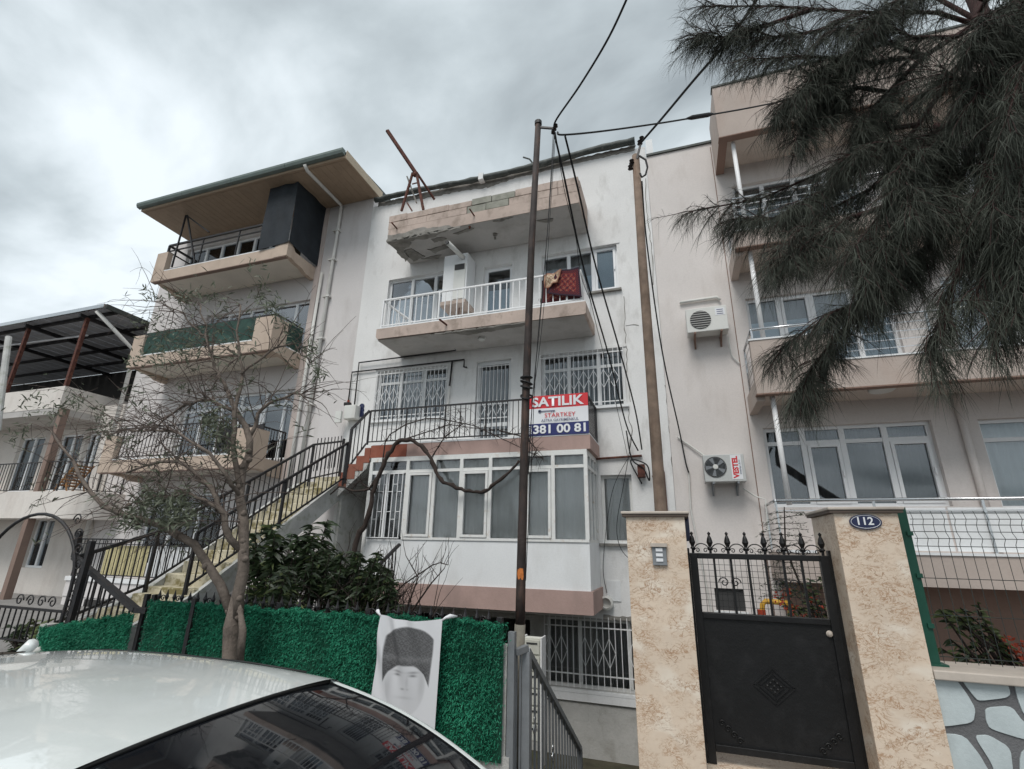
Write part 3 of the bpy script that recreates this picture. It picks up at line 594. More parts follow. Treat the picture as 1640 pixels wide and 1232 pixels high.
# roof with broad timber soffit
rf = MB().prism([(8.56, 11.50), (8.56, 11.62), (10.2, 11.74), (16, 11.9), (16, 11.5)], 'x', -15.35, -7.72).build('roof', 'gutter', LH)
sf = MB().box(-15.35, -7.72, 8.56, YL - .004, 11.405, 11.498).build('soffit', 'soffit_wood', LH)
for i in range(36): ubox('soffit_board', (-15.28 + i * .208 + .1, 9.385, 11.398), (.202, 1.54, .012), 'soffit_wood', sf)
MB().box(-7.72, -7.70, 8.56, 10.3, 11.40, 11.66).build('verge_board', 'verge', rf)
MB().box(-15.35, -7.72, 8.535, 8.558, 11.40, 11.50).build('fascia', 'soffit_wood', rf)
for i in range(4): MB().prism([(8.40, 11.56), (8.43, 11.49), (8.53, 11.47), (8.53, 11.63), (8.40, 11.63)], 'x', -15.42 + i * 1.925, -15.42 + (i + 1) * 1.925 - .012).build('gutter', 'gutter_green', rf)
d = MB().tube([(-9.0, 8.47, 11.47), (-9.0, 8.6, 11.36), (-8.98, 10.06, 11.33), (-8.98, 10.09, 11.2), (-9.05, 10.09, 0.5)], .05, 10)
d.build('downpipe', 'pipe_white', LH, True)
MB().tube([(-9.32, 10.09, 9.05), (-9.36, 10.09, .5)], .045, 10).build('downpipe', 'pipe_white', LH, True)
for z in (10.4, 9.4, 8.2, 6.9, 5.0): MB().box(-9.12, -8.9, 10.03, YL, z, z + .05).build('pipe_clip', 'pipe_white', LH)
MB().box(-9.62, -9.44, YL - .03, YL - .002, -1, 11.39).build('corner_strip', 'pale_pink', LH)
# balconies
def ogee(z, up):     # side profile of the fascia along depth, hollowed underneath like the house's own
    return [(9.0, z), (9.0, z + up), (9.16, z + up), (9.30, z + up * .55), (10.14, z + up * .55), (10.14, z - .19), (9.80, z - .17), (9.62, z - .09), (9.35, z - .07), (9.18, z - .02)]
for nm, z, up in (('top_balcony', 9.08, .40), ('middle_balcony', 6.30, .40), ('lower_balcony', 3.30, .40)):
    b = MB().box(-14.72, -9.64, YB, YB + .13, z - .06, z + .26).build(nm, 'left_trim', LH)
    for xa, xb in ((-14.72, -14.58), (-9.76, -9.62)): MB().prism(ogee(z, up), 'x', xa, xb).build('side_fascia', 'left_trim', b)
    MB().box(-14.58, -9.76, YB + .13, YL - .01, z - .02, z + .16).build('slab', 'left_soffit', b)
    MB().box(-14.70, -9.66, YB - .004, YB + .12, z - .085, z - .06).build('drip_edge', 'left_dark_trim', b)
    lp = z + .92 if nm != 'top_balcony' else z + .94
    MB().box(-14.74, -14.30, YB - .012, YB + .15, z - .058, lp).build('pier', 'left_trim', b)
    if nm == 'top_balcony': MB().box(-10.05, -9.60, YB - .012, YB + .15, z - .058, z + .40).build('pier', 'left_trim', b)
    else: MB().box(-10.22, -9.60, YB - .012, YB + .5, z - .058, z + .90).build('pier', 'left_trim', b)
    MB().box(-14.3, -10.0, YB + .0, YB + .14, z + .262, z + .29).build('edge_cap', 'white_paint', b)
railing(LH, [(-14.45, 10.1), (-14.45, 9.08), (-10.2, 9.08)], 9.36, 10.31, 1.4, 'black_iron', .032, .055, mid=10.10, lower=True)
railing(LH, [(-14.5, 9.10), (-9.68, 9.10), (-9.68, 10.1)], 6.60, 7.30, .8, 'black_iron', .02, .035)
railing(LH, [(-14.5, 9.10), (-10.2, 9.10)], 3.60, 4.44, .13, 'black_iron', .014, .034)
railing(LH, [(-9.68, 9.35), (-9.68, 10.1)], 3.46, 4.30, .10, 'black_iron', .014, .034)
MB().box(-9.75, -9.66, 9.4, 10.1, 3.36, 3.47).build('rail_kerb', 'white_paint', LH)
# wire frame at the left of the top balcony
fr = MB()
for p, q in (((298, 345), (275, 428)), ((300, 345), (312, 420)), ((300, 346), (335, 372))): fr.bar(at(*p, 9.05), at(*q, 9.05), .04)
fr.build('clothes_frame', 'black_iron', LH)
# dark tarpaulin wrapped round the corner of the top balcony
t = thing('tarpaulin_screen', 'black tarpaulin wrapped around the corner of the top left balcony', 'tarpaulin', (-10.1, 9.1, 9.4))
def sheet(p00, p10, p01, p11, nu, nv, amp, seed):
    r = np.random.default_rng(seed); u, v = np.meshgrid(np.linspace(0, 1, nu), np.linspace(0, 1, nv), indexing='ij')
    p00, p10, p01, p11 = [np.array(q) for q in (p00, p10, p01, p11)]
    P = (p00[None, None] * ((1 - u) * (1 - v))[..., None] + p10 * (u * (1 - v))[..., None] + p01 * ((1 - u) * v)[..., None] + p11 * (u * v)[..., None])
    nrm = np.cross(p10 - p00, p01 - p00); nrm = nrm / np.linalg.norm(nrm)
    d = sum(r.uniform(.4, 1) * np.sin(u * r.uniform(3, 14) + v * r.uniform(-9, 9) + r.uniform(0, 6)) for _ in range(5)) * amp / 3
    P = P + nrm * d[..., None]; idx = np.arange(nu * nv).reshape(nu, nv)
    F = np.stack([idx[:-1, :-1], idx[1:, :-1], idx[1:, 1:], idx[:-1, 1:]], -1).reshape(-1, 4)
    return P.reshape(-1, 3), F, u.ravel(), v.ravel()
for nm, a in (('front_sheet', ((-10.62, 8.96, 9.35), (-9.57, 8.96, 9.42), (-10.58, 8.90, 11.39), (-9.57, 8.90, 11.39))), ('side_sheet', ((-9.57, 8.96, 9.42), (-9.57, 10.12, 9.32), (-9.57, 8.90, 11.39), (-9.57, 10.12, 11.39)))):
    v, f, *_ = sheet(*a, 26, 30, .03, 5); obj_np(nm, v, f, 'tarp', t, True)
t = thing('green_balcony_net', 'dark green shade net tied along the middle left balcony', 'shade net', (-12, 9.05, 6.6))
v, f, *_ = sheet((-14.3, 9.04, 6.60), (-10.22, 9.04, 6.60), (-14.3, 9.04, 7.28), (-10.22, 9.04, 7.26), 60, 12, .03, 9); obj_np('front_net', v, f, 'net_green', t, True)
v, f, *_ = sheet((-9.64, 9.5, 6.56), (-9.64, 10.08, 6.56), (-9.64, 9.5, 7.24), (-9.64, 10.08, 7.24), 16, 12, .02, 10); obj_np('side_net', v, f, 'net_green', t, True)
# ground floor balcony with reed screen and white boards
gb = MB().box(-14.75, -9.66, YB, YL - .01, .20, .56).build('ground_balcony', 'left_wall', LH)
MB().box(-14.78, -9.63, YB - .03, YB + .2, .562, .66).build('edge_cap', 'white_paint', gb)
rg = railing(LH, [(-14.7, 10.1), (-14.7, 9.06), (-9.7, 9.06)], .66, 1.55, .14, 'black_iron', .014, .034, mid=1.44)
t = thing('reed_screen', 'cream reed screen behind the ground floor railing of the left house', 'screen', (-13, 9.1, .7))
for i in range(16): ubox('slat', (-13.72 + i * .094, 9.11 + .006 * (i % 3), 1.06), (.088, .012, .70), 'reed', t)
t = thing('white_board_screen', 'white boards behind the ground floor railing beside the reed screen', 'screen', (-11, 9.1, .7))
for i in range(14): ubox('board', (-12.14 + i * .16, 9.11, 1.06), (.152, .014, .70), 'white_paint', t)
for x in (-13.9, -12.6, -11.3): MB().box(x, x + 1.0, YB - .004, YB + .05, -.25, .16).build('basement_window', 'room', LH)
MB().box(-14.75, -9.66, YB + .02, YL - .01, -1.0, .198).build('basement', 'left_wall', LH)
# dark garden chairs on the lower balcony
for i, x in enumerate((-10.9, -9.98)):
    t = thing('wicker_chair', ('dark wicker chair showing above the pier of the lower left balcony', 'dark wicker chair behind the side railing of the lower left balcony')[i], 'chair', (x, 9.6, 3.46), 'dark wicker chairs')
    MB().box(x - .27, x + .27, 9.40, 9.90, 3.82, 3.9).build('seat', 'black_iron', t)
    MB().prism([(x - .29, 3.88), (x + .29, 3.88), (x + .27, 4.40), (x + .12, 4.36), (x - .12, 4.36), (x - .27, 4.42)], 'y', 9.36, 9.41).build('backrest', 'black_iron', t)
    for dx in (-.24, .24):
        for y in (9.43, 9.87): ubox('leg', (x + dx, y, 3.64), (.04, .04, .36), 'black_iron', t)

# ------------------------------------------------------------------ far left house with canopy terrace
FH = thing('far_left_house', 'cream house at the left edge with dark metal canopy over its roof terrace', 'house', (-21, YF, 0))
FW = [(-18.9, -17.75, 2.95, 4.75), (-20.9, -19.6, 2.95, 4.75), (-18.85, -17.9, .70, 2.10), (-17.6, -16.95, 2.95, 4.75)]
wall_open(-30, -16.13, -2, 5.6, YL + .02, FW).build('wall', 'far_wall', FH)
for q in FW: window(FH, *q, YL + .02, (.5,), (), cur='curtain_grey', gm='glass')
tb = MB().box(-30, -17.2, YB, YB + .12, 5.24, 5.91).build('terrace_parapet', 'far_wall', FH)
MB().box(-17.32, -17.2, YB + .121, 12, 5.24, 5.91).build('side_parapet', 'far_wall', tb)
MB().box(-30, -17.21, YB + .01, YL, 5.05, 5.238).build('slab', 'soffit', tb)
# interior back wall of the terrace, dark
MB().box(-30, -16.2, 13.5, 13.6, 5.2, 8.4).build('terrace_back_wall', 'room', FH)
MB().box(-30, -16.2, 10.2, 13.6, 5.61, 5.65).build('terrace_floor', 'pavement', FH)
# rounded balcony below
prof = [(-30, 8.98)] + [(-16.0 + .85 * math.sin(a), 9.83 - .85 * math.cos(a)) for a in np.linspace(0, math.pi / 2, 8)] + [(-15.15, YL), (-30, YL)]
MB().prism(prof, 'z', 2.06, 2.78).build('rounded_balcony', 'far_wall', FH)
railing(FH, [(-24, 9.08), (-16.3, 9.08), (-15.5, 9.6), (-15.3, 10.1)], 2.78, 3.62, .13, 'black_iron', .014, .03)
for i, x in enumerate((-17.05, -21.6)): MB().box(x - .09, x + .09, 9.0, 9.18, -1.0, 5.2).build('column', 'left_dark_trim', FH)
cn = MB().box(-30, -16.4, 8.90, 8.96, 8.38, 8.50).build('canopy', 'steel', FH)
for i in range(26): MB().box(-30 + i * .523, -30 + (i + 1) * .523 - .03, 8.96, 13.6, 8.46, 8.485 + .012 * (i % 2)).build('roof_sheet', 'corrugated', cn)
for y in (9.3, 10.4, 11.5, 12.6): MB().box(-30, -16.45, y, y + .08, 8.36, 8.455).build('purlin', 'black_iron', cn)
for x in (-17.6, -20.3, -23): MB().box(x, x + .09, 8.97, 13.5, 8.24, 8.355).build('rafter', 'black_iron', cn)
MB().prism([(8.96, 8.51), (13.6, 8.51), (13.6, 8.30), (8.96, 8.37)], 'x', -16.42, -16.36).build('verge', 'gutter', cn)
for x, y in ((-17.5, 9.1), (-20.4, 9.1), (-17.5, 12.5)): MB().box(x, x + .1, y, y + .1, 5.6, 8.25).build('canopy_post', 'rust', cn)
MB().tube([(-16.8, 8.98, 8.33), (-16.3, 9.6, 7.6), (-16.2, 10.0, 7.3), (-16.17, 10.05, 1.0)], .06, 10).build('downpipe', 'pipe_white', FH, True)
MB().tube([(-24, 9.6, 8.1), (-18.6, 9.9, 8.12)], .03, 8).build('lamp_tube', 'sign_white', FH)
# things on the rounded balcony
t = thing('wooden_deck_chair', 'orange brown slatted deck chair on the rounded far left balcony', 'chair', (-16.1, 9.45, 2.8))
for i in range(8): ubox('slat', (-16.5 + i * .07, 9.4, 2.98 + i * .075), (.055, .5, .018), 'wood_plank', t, (0, -.7, 0))
for y in (9.18, 9.62): MB().bar((-16.6, y, 2.82), (-15.95, y, 3.55), .035).build('side_rail', 'wood_plank', t)
for y in (9.18, 9.62): MB().bar((-16.05, y, 2.79), (-16.3, y, 3.25), .03).build('leg', 'wood_plank', t)
tg = tag(MB().tube([at(-6, 690, 5.2), at(14, 540, 5.2)], [.06, .05], 10).build('timber_post', 'old_plaster'), 'pale timber post leaning at the left edge of the picture', 'post')

# ------------------------------------------------------------------ stone stair up to the second floor balcony
ST = thing('stone_stair', 'mossy stone stair climbing to the second floor balcony of the white house', 'stairs', (-7.5, 7, 0))
XA, XB = -8.02, -7.06
def stz(y): return .48 + (y - 4.95) * .352 if y < 6 else .85 + (y - 6) * .667
path = [4.95, 5.4, 5.85]; y = 6.05
while y < 9.0: path.append(y); y += .27
path += [9.0, 9.5]
for i, y in enumerate(path):
    z = stz(min(y, 9.0)) + (.17 if y > 9.2 else 0); y1 = path[i + 1] if i + 1 < len(path) else 10.12
    MB().box(XA + .02, XB + .02 + (0.03 if i % 2 else 0), y - .02, y1 + .02, z - .22, z).build('step', 'stone_step', ST, bevel=.015)
sgp = [(4.9, -.2), (4.9, .40), (6.0, .80), (9.0, 2.82), (10.1, 2.95), (10.1, 2.7), (9.2, 2.52), (6.6, .75), (6.4, -.2)]
MB().prism(sgp, 'x', XB + .021, XB + .10).build('stringer', 'old_plaster', ST)
MB().prism(sgp, 'x', XA - .10, XA + .018).build('stringer', 'old_plaster', ST)
# last red steps turning to the balcony
for i in range(4):
    MB().box(-6.95 + i * .19, -6.76 + i * .19 if i < 3 else -6.24, 9.02, 10.1, 2.80 + i * .17, 3.05 + i * .17).build('step', 'white_paint', ST)
    MB().box(-6.95 + i * .19, -6.76 + i * .19 if i < 3 else -6.24, 8.99, 9.018, 2.72 + i * .17, 3.04 + i * .17).build('red_riser', 'red_paint', ST)
MB().prism([(-6.98, 2.5), (-6.3, 3.1), (-6.22, 3.32), (-6.4, 3.32), (-7.0, 2.78)], 'y', 9.0, 10.1).build('soffit', 'old_plaster', ST)
MB().box(-6.98, -6.90, 9.1, 10.1, -1.9, 2.76).build('support_wall', 'old_plaster', ST)
def stair_rail(x0, name):
    o = MB().bar((x0[0], 6.0, .85 + .84), (x0[1], 9.0, 2.85 + .84), .045, .045).bar((x0[0], 6.0, .85 + .06), (x0[1], 9.0, 2.85 + .07), .03, .03)
    for t_ in (0, .5, 1): o.bar((x0[0] + (x0[1] - x0[0]) * t_, 6 + 3 * t_, .85 + 2 * t_ - .1), (x0[0] + (x0[1] - x0[0]) * t_, 6 + 3 * t_, .85 + 2 * t_ + .84), .045)
    o = o.build(name, 'black_iron', ST)
    n = 26
    for i in range(1, n):
        t_ = i / n; ubox('baluster', (x0[0] + (x0[1] - x0[0]) * t_, 6 + 3 * t_, .85 + 2 * t_ + .45), (.016, .016, .78), 'black_iron', o)
    return o
stair_rail((-7.15, -6.84), 'handrail'); stair_rail((-7.98, -7.76), 'handrail')
o = MB().bar((-7.76, 9.0, 3.69), (-7.78, 10.05, 3.98), .045).bar((-7.76, 9.0, 2.92), (-7.78, 10.05, 3.22), .03).bar((-7.78, 10.05, 3.1), (-7.78, 10.05, 4.04), .05).build('handrail', 'black_iron', ST)
for i in range(1, 9): ubox('baluster', (-7.77, 9 + i * .117, 3.45 + i * .032), (.016, .016, .76), 'black_iron', o)
o = MB().bar((-6.79, 9.0, 4.0), (-6.40, 9.04, 4.41), .045).bar((-6.79, 9.0, 3.1), (-6.40, 9.04, 3.66), .03).bar((-6.79, 9.0, 2.8), (-6.79, 9.0, 4.0), .05).build('handrail', 'black_iron', ST)
for i in range(1, 4): ubox('baluster', (-6.79 + i * .1, 9.01, 3.55 + i * .12), (.016, .016, .88), 'black_iron', o)
o = MB().bar((-8.0, 6.0, 1.69), (-8.08, 4.95, 1.32), .05).bar((-8.0, 6.0, .90), (-8.08, 4.95, .50), .035).build('handrail', 'black_iron', ST)
for i in range(1, 9): ubox('baluster', (-8.0 - .01 * i, 6 - i * .117, 1.30 - i * .042), (.016, .016, .78), 'black_iron', o)
# thick handrail from the arch to the fence corner, with uprights
t = thing('entry_handrail', 'thick black handrail sloping from the arched gate to the green fence', 'handrail', (-7.1, 4.75, 0))
a, b = Vector((-8.08, 4.95, 1.33)), Vector((-6.12, 4.55, .80))
MB().bar(a, b, .07, .06).bar(b, (-5.93, 4.55, .80), .06, .06).build('rail', 'black_iron', t)
MB().bar(a, a + Vector((-.03, 0, .35)), .06).build('post', 'black_iron', t)
for i in range(1, 14):
    p = a.lerp(b, i / 14); ubox('upright', (p.x, p.y, p.z / 2 + .0), (.016, .016, round(p.z, 2)), 'black_iron', t)
# arched gateway at the left edge
t = thing('arched_gateway', 'black wrought iron arch with scrollwork at the left edge', 'gateway', (-8.3, 4.7, 0))
A0 = [(-7.62, .0), (-7.58, .6), (-7.58, 1.1), (-7.75, 1.5), (-8.1, 1.78), (-8.6, 1.90), (-9.1, 1.82), (-9.5, 1.5), (-9.62, 1.1), (-9.62, 0)]
MB().tube([(-7.62, 4.70, 0), (-7.58, 4.70, .5)] + [(-8.6 + 1.03 * math.cos(a), 4.70, .95 + .95 * math.sin(a)) for a in np.linspace(0, math.pi, 22)] + [(-9.62, 4.70, .5), (-9.62, 4.70, 0)], .022, 8).build('arch', 'black_iron', t, True)
def scroll(c, r0, turns, parent, m='black_iron', Y=4.7, fl=1, rad=.009):
    P_ = [(c[0] + fl * (r0 * (1 - .8 * k / 18)) * math.cos(turns * 6.28 * k / 18), Y, c[1] + (r0 * (1 - .8 * k / 18)) * math.sin(turns * 6.28 * k / 18)) for k in range(19)]
    return MB().tube(P_, rad, 5).build('scroll', m, parent, True)
for i in range(9): scroll((-7.50 - (.0 if i < 5 else .06 * (i - 4) ** 1.2), .30 + i * .19), .085, 1.4, t, fl=1 if i % 2 else -1)
MB().box(-7.44, -7.38, 4.67, 4.73, 0, 1.55).build('post', 'black_iron', t)
railing(t, [(-9.6, 4.72), (-7.62, 4.72)], 0, .68, .12, 'black_iron', .014, .03, name='gate_leaf', low=.3)
for i in range(4): scroll((-7.85 - i * .22, .78), .08, 1.3, t, fl=1 if i % 2 else -1)
# ------------------------------------------------------------------ right house
RH = thing('right_house', 'beige house on the right with deep balconies and white steel rails', 'house', (4, YF, 0))
YR = 10.14
RW = [(1.66, 4.32, 2.33, 3.80), (4.97, 6.9, 2.28, 3.77), (1.69, 4.2, 5.05, 6.56), (5.0, 6.9, 5.05, 6.56), (1.75, 4.2, 7.9, 9.4), (.50, .98, .56, .92), (5.0, 6.9, 7.9, 9.4)]
wall_open(-.035, 11, -1.9, 10.72, YR, RW).build('wall', 'right_wall', RH)
window(RH, *RW[0], YR, (.25, .49, .74), (.80,), cur='curtain_dark', door_cols=(1, 3), fw=.065)
window(RH, *RW[1], YR, (.5,), (.77,), cur='curtain_white')
window(RH, *RW[2], YR, (.24, .48, .75), (), cur='curtain_grey', film={(0, 0): (0, .66), (1, 0): (0, .66), (2, 0): (0, .66), (3, 0): (0, .66)}, gm='glass', door_cols=(1,))
window(RH, *RW[3], YR, (.5,), (), cur='curtain_white', gm='glass_bright')
window(RH, *RW[4], YR, (.25, .5, .75), (), cur='curtain_grey')
window(RH, *RW[6], YR, (.5,), (), cur='curtain_grey')
vw = MB().box(.46, 1.02, YR - .02, YR - .001, .51, .555).build('vent_sill', 'white_paint', RH)
MB().box(.50, .98, YR + .05, YR + .06, .56, .92).build('vent_grid', 'ac_dark', vw)
MB().box(-.03, 11, YR - .04, YR + .3, 10.722, 10.78).build('wall_coping', 'gutter', RH)
MB().box(-.02, .14, YR + .05, YR + .25, 10.78, 11.28).build('chimney', 'white_paint', RH)
MB().tube([(1.425, YR - .006, .2), (1.425, YR - .006, 10.6)], .008, 4).build('joint_line', 'right_dark_trim', RH)
# roof slab and upstand
rs = MB().box(1.46, 11, YB, YB + .16, 9.80, 11.15).build('roof_parapet', 'right_trim', RH)
MB().box(1.46, 1.62, YB + .161, YR - .004, 9.80, 11.15).build('side_parapet', 'right_trim', rs)
MB().box(1.44, 11, YB - .02, YB + .18, 11.152, 11.20).build('parapet_cap', 'gutter', rs)
MB().box(1.62, 11, YB + .16, YR - .004, 9.92, 10.05).build('soffit', 'right_soffit', rs)
MB().box(1.45, 11, YB - .006, YB + .166, 9.775, 9.798).build('drip_edge', 'right_dark_trim', rs)
MB().box(1.46, 1.63, YB + .167, YR - .004, 9.775, 9.798).build('drip_edge', 'right_dark_trim', rs)
def rbal(z, top, nm, step_x=None):
    b = MB().box(1.47, 11, YB, YB + .14, z, top if step_x is None else z + .48).build(nm, 'right_trim', RH)
    if step_x: MB().box(1.47, step_x, YB, YB + .14, z + .481, top).build('upstand', 'right_trim', b)
    MB().box(1.47, 1.61, YB + .141, YR - .004, z - .10, z + .26).build('side_fascia', 'right_trim', b)
    MB().box(1.61, 11, YB + .141, YR - .004, z + .06, z + .2).build('soffit', 'right_soffit', b)
    MB().box(1.46, 11, YB - .006, YB + .146, z - .025, z - .002).build('drip_edge', 'right_dark_trim', b)
    MB().box(1.45, (step_x or 11) + .01, YB - .015, YB + .155, top + .001, top + .03).build('cap', 'white_paint', b)
    if step_x: MB().box(step_x + .012, 11, YB - .015, YB + .155, z + .482, z + .51).build('cap', 'white_paint', b)
    return b
rbal(7.11, 7.46, 'upper_balcony'); rbal(4.17, 5.16, 'middle_balcony', 2.75); 
MB().lathe((3.45, 9.45, 4.18), [(.16, 0), (.19, .02), (.19, .045)], 20).build('ceiling_lamp', 'ac_white', RH)
def steel_rail(z, top, pts, levels, nm='steel_railing'):
    o = MB()
    for a, b in zip(pts[:-1], pts[1:]):
        o.tube([(*a, top), (*b, top)], .025, 10)
    o = o.build(nm, 'steel', RH, True)
    for a, b in zip(pts[:-1], pts[1:]):
        for q in levels: ubar('rod', (*a, q), (*b, q), .012, 'steel', o)
        n = max(1, int(math.dist(a, b) / 1.3))
        for i in range(n + 1):
            p = Vector((*a, 0)).lerp(Vector((*b, 0)), i / n); ubox('post', (p.x, p.y, (z + top) / 2), (.03, .03, round(top - z, 3)), 'steel', o)
    return o
steel_rail(7.46, 8.26, [(1.54, 10.1), (1.54, 9.07), (11, 9.07)], (7.65, 7.8, 7.95, 8.1))
steel_rail(4.7, 5.40, [(2.8, 9.07), (11, 9.07)], (4.82, 4.96, 5.10, 5.25))
steel_rail(4.45, 5.40, [(1.53, 10.1), (1.53, 9.07), (2.8, 9.07)], (4.6, 4.75, 4.9, 5.05, 5.22))
steel_rail(1.6, 2.36, [(1.52, 10.1), (1.52, 9.07), (11, 9.07)], (2.2,))
for z0, z1 in ((2.3, 4.16), (5.19, 7.1), (7.48, 9.78)): MB().tube([(1.74, 9.22, z0), (1.74, 9.22, z1)], .042, 10).build('white_column', 'white_rail', RH, True)
# ground floor balcony
gb = MB().box(1.47, 11, YB, YR - .004, 1.13, 1.56).build('ground_balcony', 'right_trim', RH)
MB().box(1.45, 11, YB - .02, YB + .14, 1.562, 1.60).build('cap', 'white_paint', gb)
for i in range(6): MB().box(2.2 + i * 1.6, 2.2 + (i + 1) * 1.6 - .03, YB + .09, YB + .11, 1.62, 2.24).build('white_panel', 'white_paint', gb)
MB().box(1.6, 11, YR - .3, YR - .004, .0, 1.128).build('shade_toned_wall', 'right_dark_trim', gb)  # wall coloured dark to carry the deep shade of the recess under the balcony
MB().tube([(4.73, YR - .06, 1.6), (4.73, YR - .06, 4.2)], .055, 10).build('downpipe', 'right_wall', RH, True)
tag(MB().box(4.98, 6.6, 9.95, 10.1, 2.16, 2.28).build('flower_box', 'wood_plank', None), 'brown window box on the ground floor sill at the right edge', 'planter')
tag(MB().tube([(.40, YR - .05, 6.64), (1.15, YR - .05, 6.66), (1.2, YR - .05, 6.58)], .03, 8).build('pipe_cover', 'ac_white', None, True), 'white pipe trunking above the upper air conditioner', 'pipe cover')
MB().tube([at(1103, 755, YR - .03), at(1106, 815, YR - .03), (.45, YR - .03, .2)], .018, 6).build('conduit', 'pipe_white', RH)

def air_con(name, label, x0, z0, w_, h_, fan, fr, lettering):
    t = thing(name, label, 'air conditioner', (x0 + w_ / 2, YR - .35, z0), 'air conditioner units on the right house')
    yf = YR - .40
    MB().box(x0, x0 + w_, yf, YR - .10, z0, z0 + h_).build('casing', 'ac_white' if not lettering else 'grey_light', t, bevel=.012)
    MB().lathe((fan[0], yf - .004, fan[1]), [(fr, .002), (fr, -.008), (fr * .97, -.006)], 28, 'y').build('fan_opening', 'ac_dark', t)
    for k_ in range(7): MB().lathe((fan[0], yf - .012, fan[1]), [(fr * (.16 + .12 * k_) + .006, 0), (fr * (.16 + .12 * k_) + .006, -.004), (fr * (.16 + .12 * k_), -.004), (fr * (.16 + .12 * k_), 0)], 28, 'y').build('guard_ring', 'grey_steel', t) if lettering else None
    if lettering:
        MB().lathe((fan[0], yf - .012, fan[1]), [(.045, 0), (.045, -.016), (.03, -.02)], 16, 'y').build('hub', 'ac_white', t)
        for k_ in range(5):
            an = k_ * 1.257 + .4; p = [(fan[0] + fr * rr * math.cos(an + d_), fan[1] + fr * rr * math.sin(an + d_)) for rr, d_ in ((.2, 0), (.9, .1), (.92, .55), (.25, .5))]
            MB().prism(p, 'y', yf - .014, yf - .013).build('fan_blade', 'grey_steel', t)
    else:
        for k_ in range(8):
            z = fan[1] - fr + (k_ + .5) * fr / 4; hw = math.sqrt(max(0, fr * fr - (z - fan[1]) ** 2)); ubox('guard_bar', (fan[0], yf - .014, z), (round(2 * hw, 3), .006, .008), 'ac_white', t)
    for dx in (.14, w_ - .14):
        MB().bar((x0 + dx, YR - .42, z0 - .02), (x0 + dx, YR - .002, z0 - .02), .035).bar((x0 + dx, YR - .02, z0 - .22), (x0 + dx, YR - .02, z0 - .005), .034).bar((x0 + dx, YR - .36, z0 - .04), (x0 + dx, YR - .03, z0 - .2), .025).build('bracket', 'right_dark_trim' if not lettering else 'grey_steel', t)
    return t, yf
mat('grey_light', (0.52, 0.53, 0.52), 0.5, 0.04)
s_ = (9.74 / 10.14)
t, yf = air_con('air_conditioner', 'cream air conditioner with dark round fan high on the right house wall', .50 * s_, 5.76, .78, .53, (.75, 6.02), .20, False)
MB().box(1.04, 1.22, yf - .004, yf - .001, 6.08, 6.24).build('sticker', 'sign_white', t)
for i in range(3): ubox('print_line', (1.13, yf - .006, 6.20 - i * .045), (.12, .002, .012), 'sign_blue', t)
t, yf = air_con('air_conditioner', 'grey air conditioner with red sideways lettering on the lower right house wall', .54 * s_, 2.76, .70, .50, (.72, 3.03), .19, True)
MB().box(.985, 1.165, yf - .004, yf - .001, 2.80, 3.24).build('label_strip', 'sign_white', t)
text('VESTEL', .125, 'sign_red', 'lettering', t, (1.10, yf - .006, 3.02), bold=.006, rot=(math.pi / 2, -math.pi / 2, 0))
text('inverter A++', .05, 'sign_grey', 'lettering', t, (1.15, yf - .006, 3.02), bold=.001, rot=(math.pi / 2, -math.pi / 2, 0))
tag(MB().tube([at(1085, 700, YR - .03), at(1128, 730, YR - .05)], .014, 6).build('pipe_run', 'ac_white'), 'short pale pipe slanting down to the lower air conditioner', 'hose')
tag(MB().tube([at(1190, 782, YR - .1), at(1210, 795, YR - .1), at(1226, 800, 9.9), at(1230, 850, 9.9)], .014, 6).build('refrigerant_hose', 'ac_white'), 'pale hose running from the lower air conditioner to the balcony', 'hose')
tag(MB().tube([at(1166, 540, YR - .1), at(1172, 570, YR - .04), at(1184, 582, YR - .03)], .012, 6).build('drain_hose', 'ac_white'), 'thin pale drain hose below the upper air conditioner', 'hose')
def fit_text(s, x0, x1, z0, z1, Y, m, name, parent, bold=0.0):
    cu = bpy.data.curves.new('t', 'FONT'); cu.body = s; cu.size = 1; cu.offset = bold; cu.resolution_u = 3
    t = bpy.data.objects.new('t', cu); me = bpy.data.meshes.new_from_object(t); bpy.data.objects.remove(t)
    v = np.empty(len(me.vertices) * 3, np.float32); me.vertices.foreach_get('co', v); v = v.reshape(-1, 3)
    lo, hi = v.min(0), v.max(0); u = (v - lo) / np.maximum(hi - lo, 1e-6)
    w_ = np.stack([u[:, 0] * (x1 - x0), np.zeros(len(u)), u[:, 1] * (z1 - z0)], 1).astype(np.float32); me.vertices.foreach_set('co', w_.ravel())
    me.materials.clear(); me.materials.append(MATS[m]); me.update()
    return place(bpy.data.objects.new(name, me), (x0, Y, z0), parent)
